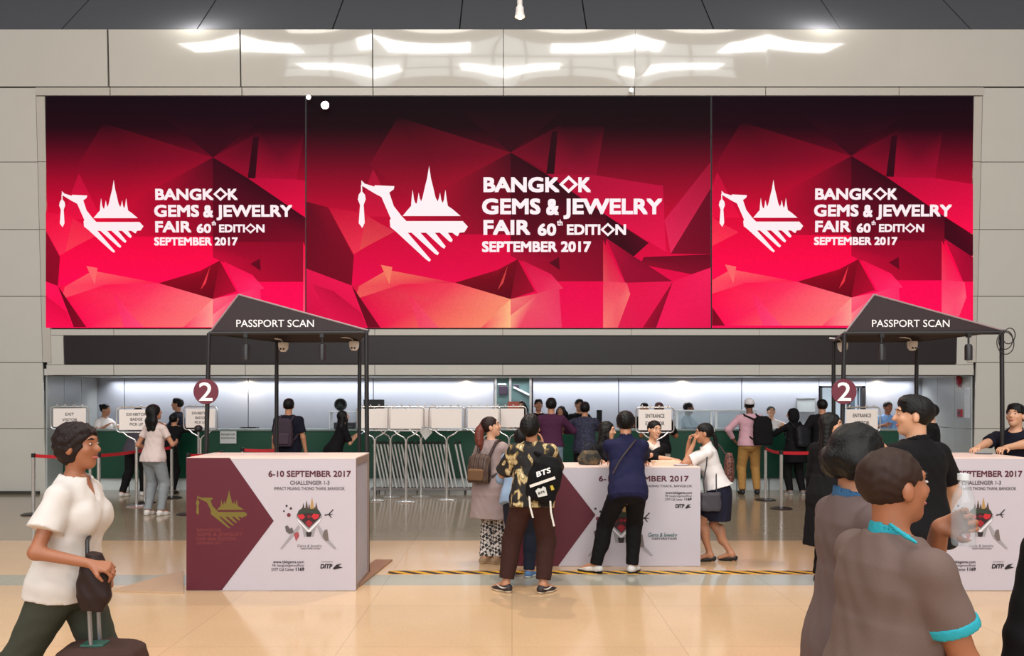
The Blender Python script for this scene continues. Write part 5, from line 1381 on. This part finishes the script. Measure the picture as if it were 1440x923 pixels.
# -- at the right counter
man('person in black polo and jeans at the right counter, back turned', 1290, 5.3, -22, 1.76, dict(lean=3, hyaw=-52, hpitch=-4, RH=(.36, .16, .92), RE=(.8, -.7, 0), LH=(-.20, .20, 1.02)), sk='light', h=.009,
    hair=dict(style='short', puff=.004), top=dict(m=blk, sleeve=.72, loose=.022, collar=blk, hem=-.06), bottom=dict(m=jeans), face=True, wide=1.08)
man('person in dark shirt leaning with both forearms on the right counter, looking down', 1432, 8.72, 222, 1.70, dict(lean=16, hpitch=-14, hyaw=12, RHw=(at(1371, 8.25), 8.28, HL + .035), LHw=(at(1396, 8.15), 8.12, HL + .035), RE=(.8, -.4, -.6), LE=(-.6, -.2, -.8), RC=40, LC=40, RN=(0, 0, -1), LN=(0, 0, -1)), sk='light', h=.009,
    hair=dict(style='short', puff=.006, fringe=.058), top=dict(m=navy, sleeve=.75, loose=.02, collar=navy), bottom=dict(m=dk), face=True)
def phone(pos, label, rot=0, tilt=0, col=(24, 24, 28), name='phone'):
    r = thing(name, label, 'phone', pos, rot)
    mt = Matrix.Rotation(tilt, 3, 'X')
    MB().box((0, 0, 0), (.072, .145, .009), mt, .003).build('case', mat('phone_case', (26, 26, 30), .3), r)
    MB().box(mt @ Vector((0, 0, .0049)), (.064, .132, .001), mt).build('screen', emit('phone_glow', (190, 205, 225), .6), r)
phone((at(1383, 8.2), 8.2, HL + .010), 'dark phone lying on the right counter under the leaning man\'s hands', R(70))
jl = man('person with long black hair and dark coat standing behind the two near walkers', 1165, 8.0, 52, 1.61, dict(lean=2, hyaw=66), sex='f', sk='light', hair=dict(style='long', len=.52, front=False), top=dict(m=blk, sleeve=1.9, hem=-.30, flare=.03, name='coat'), bottom=dict(m=dk), face=True)

# -- the queue before the middle counter
grey_card = c_('grey_knit', (158, 138, 134))
patt = ramp_mat('lattice_print', 'checker', [(0, (46, 42, 44)), (.5, (214, 204, 196))], 34, .8, (1, 1, 1), (R(20), R(40), R(45)))
pg = man('person with reddish ponytail, long grey cardigan and lattice-print trousers seen from behind', 691, 9.0, 28, 1.55, dict(lean=3, hyaw=62, hpitch=-14, LT=(-.07, -.02, 0, 30, 0), RT=(.05, .02, 0, 40, 0), LH=(-.14, .26, .98), RH=(.12, .30, 1.0), LE=(-.8, -.5, -.4), RE=(.8, -.4, -.5)), sex='f', sk='light', h=.008,
    hair=dict(style='ponytail', len=.28, m=mat('auburn_dark_hair', (34, 15, 12), .5, var=.3, scale=50, spec=.25), tail=mat('auburn_tail', (104, 42, 26), .5, var=.25, scale=40), tie=mat('hair_elastic', (200, 170, 150), .6)), face=True,
    top=dict(m=grey_card, sleeve=1.9, hem=-.215, flare=.03, loose=.022, wide=.02, name='cardigan', fold=.03), bottom=dict(m=patt, loose=.014, r=(.056, .042, .036)), shoes=dict(m=mat('beige_shoe', (150, 122, 92), .7), sole=mat('tan_sole', (176, 150, 118), .7)))
backpack(pg, 'small striped brown backpack on the ponytailed girl in grey', ramp_mat('striped_canvas', 'wave', [(0, (74, 52, 42)), (.45, (104, 78, 62)), (.7, (54, 38, 34))], 6, .7), (.25, .14, .30), (-.022, -.135, .125), mat('brown_strap', (58, 38, 34), .6), c_('brown_flap', (112, 82, 58)))
pb = man('person in pale blue shirt and dark jeans, mostly hidden behind the flower-shirted man', 731, 8.35, 14, 1.47, dict(lean=22, py=-.04, LH=(-.12, .34, 1.04), RH=(.14, .36, 1.04), hpitch=-12), sk='light', hair=dict(style='short', puff=.012), top=dict(m=c_('pale_blue_shirt', (142, 162, 188)), sleeve=1.5, loose=.02), bottom=dict(m=c_('dark_jeans', (36, 40, 54))), shoes=dict(m=mat('blue_shoe', (84, 122, 166), .6), sole=white_sole))
floral = ramp_mat('flower_print', 'noise', [(0, (22, 17, 16)), (.50, (52, 42, 26)), (.525, (124, 98, 54)), (.56, (196, 172, 126)), (.63, (140, 120, 64)), (.68, (224, 208, 172))], 11, .75, (1.2, 1, .8), detail=1.0, dist=.6)
pf = man('person in a dark flower-print shirt and brown cropped trousers, back turned, looking down', 748, 7.66, 8, 1.60, dict(lean=9, hpitch=-30, hyaw=14, LT=(-.235, .0, 0, -52, 0), RT=(.10, .0, 0, 34, 0), LK=(-.5, 1, 0), RK=(.3, 1, 0), RH=(.07, .26, 1.29), RE=(.5, .3, -1), RF=(-.1, .3, 1), RN=(-1, 0, 0), LH=(-.10, .30, 1.05), LE=(-1, -.5, -.3)), sk='mid', h=.008,
    hair=dict(style='short', puff=.010), top=dict(m=floral, sleeve=.92, wide=.022, loose=.024, hem=-.05, over=.02), bottom=dict(m=c_('brown_trousers', (58, 34, 29)), loose=.018, r=(.057, .047, .039), crop=.045), shoes=dict(m=mat('brown_black_sneaker', (44, 32, 32), .6), sole=mat('cream_sole', (206, 186, 160), .6), swoosh=white_sole), wide=1.0)
def sling():
    J = pf; c = J['pel'] + J['Rt'] @ A(.135, -.235, .165); r = thing('sling_bag', 'black shoulder bag lettered BTS with white bands, on the flower-shirted man', 'bag', J['w'](c), J['th'] + R(-4))
    T = Ry(R(14)); s = S(); s.loft((0, 0, 0), T, [(-.20, .10, .05, 0), (-.16, .135, .075, 0), (0, .145, .085, 0), (.13, .13, .075, 0), (.20, .07, .05, .02)], .02, 0, 0, 9, 3); s.wrinkle(.003, 40, 2); s.mesh('body', .007, blk, r)
    def on(x, z, y=-.088): return tuple(T @ A(x, y, z))
    U = Vector(T @ A(1, 0, 0)); V = Vector(T @ A(0, 0, 1)); rot = Matrix.Rotation(R(-20), 3, 'Y')
    U2, V2 = rot @ Vector((1, 0, 0)), rot @ Vector((0, 0, 1))
    m = MB(); q = [(-.115, -.012), (.12, -.012), (.12, .012), (-.115, .012)]; m.prism(q, Vector(on(0, -.02, -.092)), U2, V2, .004); m.build('band', white_sole, r)
    m = MB(); put_text(m, 'BTS', -.065, .065, 0, .045, Vector(on(.0, .045, -.092)), U2, V2, .001, .05, slant=.2); m.build('lettering', white_ink, r)
    m = MB(); m.prism([(-.04, -.04), (.04, -.05), (.05, .02), (.03, .035), (.01, .02), (-.015, .035), (-.045, .02)], Vector(on(.01, -.10, -.090)), U2, V2, .006); p = m.build('badge', mat('badge_white', (206, 206, 200), .6), r)
    m = MB(); put_text(m, 'BTS', -.03, .03, -.02, .0, Vector(on(.01, -.10, -.090)), U2, V2, .008, .05); m.build('lettering', black_ink, r)
    m = MB(); m.prism([(-.012, -.02), (.014, -.02), (.012, .02), (-.010, .022)], Vector(on(.095, -.045, -.084)), U2, V2, .012); m.build('charm', mat('yellow_charm', (196, 170, 50), .5), r)
    Rt = J['Rt']; sh = J['nb'] - c; H = J['H']
    pts = [T @ A(-.05, .02, .19), sh + Rt @ A(-.02, -.055, -.07), sh + Rt @ A(-.075, -.03, .012), sh + Rt @ A(-.085, .05, .012), sh + Rt @ A(-.02, .135, -.13), sh + Rt @ A(.12, .12, -.30), T @ A(.12, .07, .02)]
    MB().tube([tuple(p) for p in pts], .017, 8).build('strap', blk, r, True)
    for x, l in ((-.09, .20), (.10, .22)):
        a = T @ A(x, -.05, -.16); MB().tube([tuple(a), tuple(a + A(.01, -.02, -.10)), tuple(a + A(.035, -.01, -l))], .009, 6).build('webbing', white_sole, r, True)
sling()
pbl = man('person in dark blue shirt and black trousers leaning over the middle counter, back turned', 882, 8.42, 2, 1.71, dict(lean=26, pz=.85, py=-.06, hpitch=2, hyaw=4, LT=(-.30, .12, 0, -66, 0), RT=(.06, .12, 0, 26, 0), LK=(-.2, 1, 0), LHw=(at(862, 9.1), 9.12, HC + .04), RHw=(at(905, 9.1), 9.1, HC + .04), LE=(-1, -.1, -.9), RE=(1, -.1, -.9), LN=(0, 0, -1), RN=(0, 0, -1)), sk='mid', h=.008,
    hair=dict(style='short', puff=.008), top=dict(m=c_('indigo_shirt', (27, 27, 58)), sleeve=1.85, loose=.020, hem=-.065, collar=c_('indigo_shirt', (27, 27, 58)), over=.014), bottom=dict(m=dk, loose=.012, waist=.055, r=(.058, .042, .034)), shoes=dict(m=white_shoe, sole=mat('dark_sole', (40, 36, 36), .6)), wide=.93)
def cross_strap():
    J = pbl; sh = [c for c in J['root'].children if c.name.startswith('shirt')][0]; Rt = J['Rt']; p = J['pel']
    pts = [p + Rt @ A(*q) for q in ((.085, -.125, .475), (.05, -.148, .42), (-.02, -.152, .33), (-.09, -.150, .23), (-.150, -.125, .12))]
    MB().tube([tuple(q) for q in pts], .010, 8).build('strap', mat('dark_brown_strap', (40, 24, 30), .6), sh, True)
cross_strap()
man('person with long black hair in a black top behind the middle counter, facing right', 842, 9.82, 132, 1.49, dict(lean=13, hyaw=-22, LHw=(at(862, 9.4), 9.4, HC + .03), RHw=(at(838, 9.38), 9.4, HC + .03), LN=(0, 0, -1), RN=(0, 0, -1), LE=(-1, -.2, -.5), RE=(1, -.2, -.5)), sex='f', sk='light', h=.008, hair=dict(style='long', len=.36), top=dict(m=blk, sleeve=1.0), bottom=dict(m=dk), face=True)
ps = man('person smiling behind the middle counter, black jacket over a white scarf', 914, 9.86, 172, 1.50, dict(lean=14, hyaw=-14, hroll=-6, smile=1, LHw=(at(905, 9.36), 9.38, HC + .05), RHw=(at(945, 9.4), 9.4, HC + .04), LE=(-1, -.2, -.5), RE=(1, -.2, -.6), LN=(0, 0, -1), RN=(0, 0, -1)), sex='f', sk='light', h=.008, hair=dict(style='tied', fringe=.080), top=dict(m=blk, sleeve=1.3, vneck=True, neck=.042), bottom=dict(m=dk), face=True)
def scarf():
    J = ps; Rt = J['Rt']; p = J['nb']; s = S()
    s.chain([tuple(p + Rt @ A(*q)) for q in ((-.055, .02, .0), (-.035, .075, -.03), (.0, .10, -.06), (.01, .115, -.16), (.0, .135, -.26), (.0, .125, -.34))], [.026, .030, .034, .036, .036, .028], .02)
    s.chain([tuple(p + Rt @ A(*q)) for q in ((.055, .02, .0), (.035, .075, -.03), (.0, .10, -.06))], [.026, .030, .034], .02); s.wrinkle(.003, 60, 2); s.mesh('scarf', .008, c_('cream_scarf', (226, 206, 194)), J['root'])
scarf()
st = man('person with long braid, white shirt and dark skirt, elbows on the counter', 1007, 9.16, -74, 1.52, dict(lean=17, pz=.775, py=-.02, hpitch=-2, hyaw=-6, LT=(-.05, .06, 0, -6, 0), RT=(.05, -.16, 0, 4, 0), LHw=(at(972, 9.2), 9.08, HC + .225), RHw=(at(969, 9.2), 9.22, HC + .23), LE=(-.2, .5, -1), RE=(.2, .5, -1), LF=(0, -.3, 1), RF=(0, -.3, 1), LC=70, RC=70, LN=(.3, -1, 0), RN=(-.3, -1, 0)), sex='f', sk='mid', h=.008,
    hair=dict(style='braid', len=.42, sx=.05, tie=mat('scrunchie_white', (226, 220, 216), .7)), top=dict(m=wht, sleeve=.72, wide=.02, hem=.01, loose=.018, collar=wht), bottom=dict(kind='skirt', m=c_('navy_skirt', (32, 32, 48)), hem=.29, waist=.065, flare=.0), shoes=dict(m=black_shoe, flat=1, high=.05), face=True)
def student_bags():
    J = st; r = thing('handbag', 'grey handbag hanging at the student\'s hip beside the middle counter', 'bag', (at(1000, 8.9), 8.93, hz(719, 8.93)), R(3))
    s = S(); s.loft((0, 0, 0), np.eye(3), [(0.0, .10, .045, 0), (.03, .108, .05, 0), (.17, .106, .04, 0), (.195, .095, .02, 0)], .02, 0, 0, 9, 3.5); s.wrinkle(.003, 40, 3); s.mesh('body', .007, c_('charcoal_leather', (70, 66, 72), .5), r)
    a = J['Lsh'] - A(0, 0, 0); w = Vector(J['w'](J['Lsh'] + A(0, 0, .055))) - r.location
    MB().tube([(-.06, .0, .185), (-.07, .03, .30), (w.x * .6 - .02, w.y * .5, .48), (w.x, w.y - .03, w.z - .02), (w.x + .06, w.y + .06, w.z - .05), (.09, .10, .40), (.07, .02, .185)], .007, 6).build('strap', black_metal, r, True)
    p = J['pel'] + J['Rt'] @ A(.06, -.175, .18); r = thing('tote_bag', 'brown patterned bag slung at the student\'s back', 'bag', J['w'](p), J['th'])
    s = S(); s.loft((0, 0, 0), np.eye(3), [(-.15, .09, .045, 0), (-.10, .11, .055, 0), (.08, .10, .05, 0), (.16, .06, .03, 0)], .02); s.wrinkle(.004, 50, 3)
    s.mesh('body', .007, ramp_mat('brown_weave', 'checker', [(0, (120, 70, 56)), (.5, (60, 36, 34))], 40, .7, rot=(.6, .4, .8)), r)
    MB().tube([(-.03, .03, .14), (-.03, .10, .24), (-.02, .20, .30)], .008, 6).build('strap', mat('brown_strap', (58, 38, 34), .6), r, True)
student_bags()

# -- visitors at the long counter
man('person with long dark hair in white T-shirt and light jeans at the sign stands', 216, 12.73, 14, 1.645, dict(lean=5, hyaw=30, hpitch=-14, LT=(-.10, 0, 0, -4, 0), RT=(.12, .0, 0, 6, 0), RH=(.17, .30, 1.08), LH=(-.19, .20, .96), LE=(-.4, -1, 0), pyaw=4), sex='f', sk='mid', hair=dict(style='long', len=.24, front=False, puff=.008), top=dict(m=c_('blush_tee', (214, 194, 188)), loose=.010, sleeve=.55, hem=-.045), bottom=dict(m=c_('washed_jeans', (138, 142, 144)), loose=.010, r=(.058, .040, .030)), shoes=dict(m=white_shoe, sole=white_sole))
man('person in grey top and black trousers stepping behind the second sign stand', 188, 15.25, 26, 1.58, dict(lean=14, LT=(-.10, -.16, 0, 0, 0), RT=(.10, .12, 0, 0, 0), RH=(.2, .3, 1.14), hpitch=-15), sk='mid', hair=dict(style='short'), top=dict(m=c_('dark_grey_top', (72, 66, 74)), sleeve=1.6), bottom=dict(m=dk), shoes=dict(m=white_shoe, sole=white_sole))
man('person with dark hair bending low over the counter beyond the white T-shirt', 236, 15.55, 10, 1.52, dict(lean=30, hpitch=-20, LH=(-.16, .44, 1.2), RH=(.16, .46, 1.2)), sk='mid', hair=dict(style='short'), top=dict(m=blk, sleeve=1.8), bottom=dict(m=dk))
b1 = man('person with short black hair and a backpack before the counter, behind the left booth', 406, 14.2, 2, 1.735, dict(lean=1, hyaw=-10), sk='mid', hair=dict(style='short', puff=.004), top=dict(m=navy, sleeve=.72, loose=.02), bottom=dict(m=dk), wide=1.05)
backpack(b1, 'dark purple-grey backpack on the man behind the left booth', c_('plum_grey_nylon', (62, 50, 60)), (.32, .17, .46), (-.01, -.150, .155), None, c_('plum_grey_pocket', (72, 58, 68)))
pw = man('person in black with long hair looking at a phone, behind the left booth', 469, 15.0, 62, 1.56, dict(lean=24, hpitch=-16, RH=(.08, .40, 1.08), LH=(-.10, .40, 1.06), LC=45, RC=45), sex='f', sk='light', hair=dict(style='long', len=.38), top=dict(m=blk, sleeve=.9, loose=.02), bottom=dict(m=dk))
q = pw['w'](pw['Rwr'] + A(-.05, .10, .03)); phone(q, 'lit phone held by the woman in black behind the left booth', pw['th'], R(35))
man('person in plum shirt with pink hem at the counter, back turned', 775, 14.5, 4, 1.745, dict(lean=6, hpitch=-4, LH=(-.2, .34, 1.16), RH=(.22, .34, 1.16), RE=(.9, -.5, -.3)), sk='mid', hair=dict(style='short', puff=.006), top=dict(m=c_('plum_shirt', (72, 34, 60)), sleeve=1.9, loose=.02, hem=.0), bottom=dict(m=c_('pale_jeans', (126, 146, 160)), belt=c_('pink_sash', (206, 52, 96)), waist=.02), wide=1.06)
navp = ramp_mat('navy_print', 'noise', [(0, (28, 28, 44)), (.52, (50, 52, 80)), (.6, (30, 30, 48))], 26, .8)
man('person in navy patterned shirt leaning on the counter, back turned', 822, 14.9, 8, 1.68, dict(lean=12, hpitch=-8, LH=(-.28, .34, 1.17), RH=(.2, .40, 1.19), LE=(-1, -.3, -.2)), sk='mid', hair=dict(style='short', puff=.004), top=dict(m=navp, sleeve=.75, loose=.022, hem=-.07), bottom=dict(m=dk), wide=1.05)
man('person in black top and white trousers behind the ENTRANCE EXHIBITOR sign', 927, 14.7, 6, 1.665, dict(lean=6, hpitch=-8, RH=(.18, .36, 1.15), LH=(-.18, .36, 1.15)), sk='tan', hair=dict(style='short', m=mat('brown_red_hair', (60, 28, 24), .5, var=.2)), top=dict(m=blk, sleeve=.8), bottom=dict(m=c_('off_white_trousers', (206, 198, 192))), wide=1.05)
b2 = man('person in white cap, pink shirt and khaki trousers at the counter', 1054, 15.5, 4, 1.735, dict(lean=2, LT=(-.13, 0, 0, -6, 0), RT=(.14, .02, 0, 8, 0), LH=(-.26, .10, .98), LE=(-1, -.4, 0), RH=(.2, .34, 1.2)), sk='dark', hair=dict(style='cap', cap=c_('white_cap', (206, 202, 206))), top=dict(m=c_('pink_shirt', (206, 160, 170)), sleeve=1.8, loose=.02, hem=-.02), bottom=dict(m=c_('khaki_trousers', (172, 128, 72)), loose=.014, belt=black_shoe), shoes=dict(m=black_shoe))
backpack(b2, 'black backpack on the man in a white cap, hung from his right shoulder', blk, (.34, .19, .52), (.105, -.150, .14), None, None)
b3 = man('person in black headscarf and black clothes at the long counter', 1118, 15.45, -12, 1.56, dict(lean=8, hyaw=-40, LH=(-.14, .34, 1.18), RH=(.16, .32, 1.1), LT=(-.1, 0, 0, -10, 0), RT=(.12, -.05, 0, 10, 0)), sex='f', sk='mid', hair=dict(style='hood', m=blk), top=dict(m=blk, sleeve=1.9, hem=-.16, flare=.02), bottom=dict(m=dk, loose=.02), shoes=dict(m=mat('grey_shoe', (130, 124, 122), .6), sole=white_sole))
backpack(b3, 'black backpack on the woman in the black headscarf', c_('black_nylon', (22, 22, 26), .5), (.28, .17, .40), (.03, -.135, .14), None, None)
man('person in black jacket facing the dark-framed window, back turned at the counter', 1157, 15.4, -4, 1.72, dict(lean=3, hyaw=6, LH=(-.3, .2, 1.1), RH=(.22, .36, 1.19)), sk='mid', hair=dict(style='short', puff=.006), top=dict(m=blk, sleeve=1.9, loose=.03), bottom=dict(m=dk), wide=1.1)
man('person in black just behind the back-turned man in black polo', 1311, 11.5, -62, 1.67, dict(lean=4, hpitch=-4, LH=(-.12, .3, 1.0), RH=(.14, .3, 1.0)), sk='light', hair=dict(style='short', puff=.004), top=dict(m=blk, sleeve=.8, loose=.02), bottom=dict(m=dk), face=True)

# -- staff behind the long counter
SD = 16.98
man('person in white with a bun at the left end of the long counter', 141, SD, 112, 1.64, dict(lean=14, hyaw=-14, LH=(-.10, .50, 1.22), RH=(.22, .42, 1.22), LN=(0, 0, -1), RN=(0, 0, -1), LE=(-.6, -.3, -.8), RE=(.6, -.3, -.8)), sex='f', sk='mid', hair=dict(style='bun'), top=dict(m=wht, sleeve=.7), bottom=dict(m=dk), face=True)
man('person in black shirt, facing left behind the counter by the EXHIBITOR BADGE sign', 253, SD, -98, 1.745, dict(lean=6, LH=(-.12, .38, 1.22), RH=(.18, .36, 1.22), hpitch=-6), sk='mid', hair=dict(style='short', puff=.003), top=dict(m=navy, sleeve=1.8), bottom=dict(m=dk), face=True)
plaid = ramp_mat('plaid_print', 'checker', [(0, (150, 60, 56)), (.5, (60, 44, 50))], 18, .8, rot=(.4, .3, .78))
man('person in red-brown patterned top behind the counter beside the blank signs', 733, SD, 172, 1.70, dict(lean=6, hpitch=-12, hyaw=20, LH=(-.2, .36, 1.22), RH=(.16, .38, 1.22)), sex='f', sk='mid', hair=dict(style='bob'), top=dict(m=plaid, sleeve=.8), bottom=dict(m=dk), face=True)
man('person in black shirt facing the viewer behind the counter beside the plum-shirted man', 757, SD, 176, 1.725, dict(lean=5, hpitch=-8, LH=(-.2, .36, 1.22), RH=(.2, .38, 1.22)), sk='mid', hair=dict(style='short'), top=dict(m=blk, sleeve=.8), bottom=dict(m=dk), face=True)
man('person in white top behind the counter between the plum and navy shirts', 791, SD, 205, 1.60, dict(lean=10, hpitch=-10, LH=(-.24, .36, 1.22), RH=(.16, .40, 1.22)), sex='f', sk='mid', hair=dict(style='bob', len=.10), top=dict(m=c_('pale_blue_blouse', (196, 206, 216)), sleeve=1.7), bottom=dict(m=dk), face=True)
man('person in black behind the counter, half hidden by the navy patterned shirt', 814, SD, 168, 1.725, dict(lean=4, hpitch=-6, RH=(.26, .34, 1.22), LH=(-.2, .36, 1.22)), sk='mid', hair=dict(style='short'), top=dict(m=blk, sleeve=1.8), bottom=dict(m=dk), face=True)
man('person with black hair behind the counter, hidden below by the ENTRANCE EXHIBITOR sign', 906, SD, 186, 1.655, dict(lean=2), sk='mid', hair=dict(style='short'), top=dict(m=blk, sleeve=.8), bottom=dict(m=dk), face=True)
man('person in grey-blue shirt in profile behind the long counter', 966, SD, 120, 1.665, dict(lean=3, hyaw=-10, LH=(-.2, .36, 1.22), RH=(.2, .36, 1.22)), sk='dark', hair=dict(style='short', vol=0), top=dict(m=c_('grey_blue_shirt', (136, 142, 158)), sleeve=1.8), bottom=dict(m=dk), face=True)
man('person in white with a bun behind the counter beside the white-capped man', 1083, SD, 184, 1.60, dict(lean=14, hpitch=-18, LH=(-.2, .40, 1.22), RH=(.2, .42, 1.22)), sex='f', sk='light', hair=dict(style='bun'), top=dict(m=wht, sleeve=.8), bottom=dict(m=dk), face=True)
pl_ = man('person in light blue shirt with a dark lanyard behind the counter', 1248, SD, 180, 1.68, dict(lean=2, LH=(-.24, .30, 1.22), RH=(.22, .34, 1.22)), sk='tan', hair=dict(style='short', vol=0, fringe=.078), top=dict(m=c_('light_blue_shirt', (126, 164, 214)), sleeve=1.0, collar=c_('light_blue_shirt', (126, 164, 214))), bottom=dict(m=dk), face=True)
def lanyard():
    J = pl_; Rt = J['Rt']; p = J['nb']; pts = [p + Rt @ A(*q) for q in ((-.055, .02, .0), (-.055, .10, -.06), (-.03, .145, -.16), (0, .150, -.27), (.03, .145, -.16), (.055, .10, -.06), (.055, .02, 0))]
    ly = MB().tube([tuple(q) for q in pts], .008, 6).build('lanyard', mat('lanyard_navy', (30, 34, 70), .6), J['root'], True)
    MB().box(tuple(p + Rt @ A(0, .155, -.315)), (.07, .006, .10)).build('name_card', white_print, ly)
lanyard()
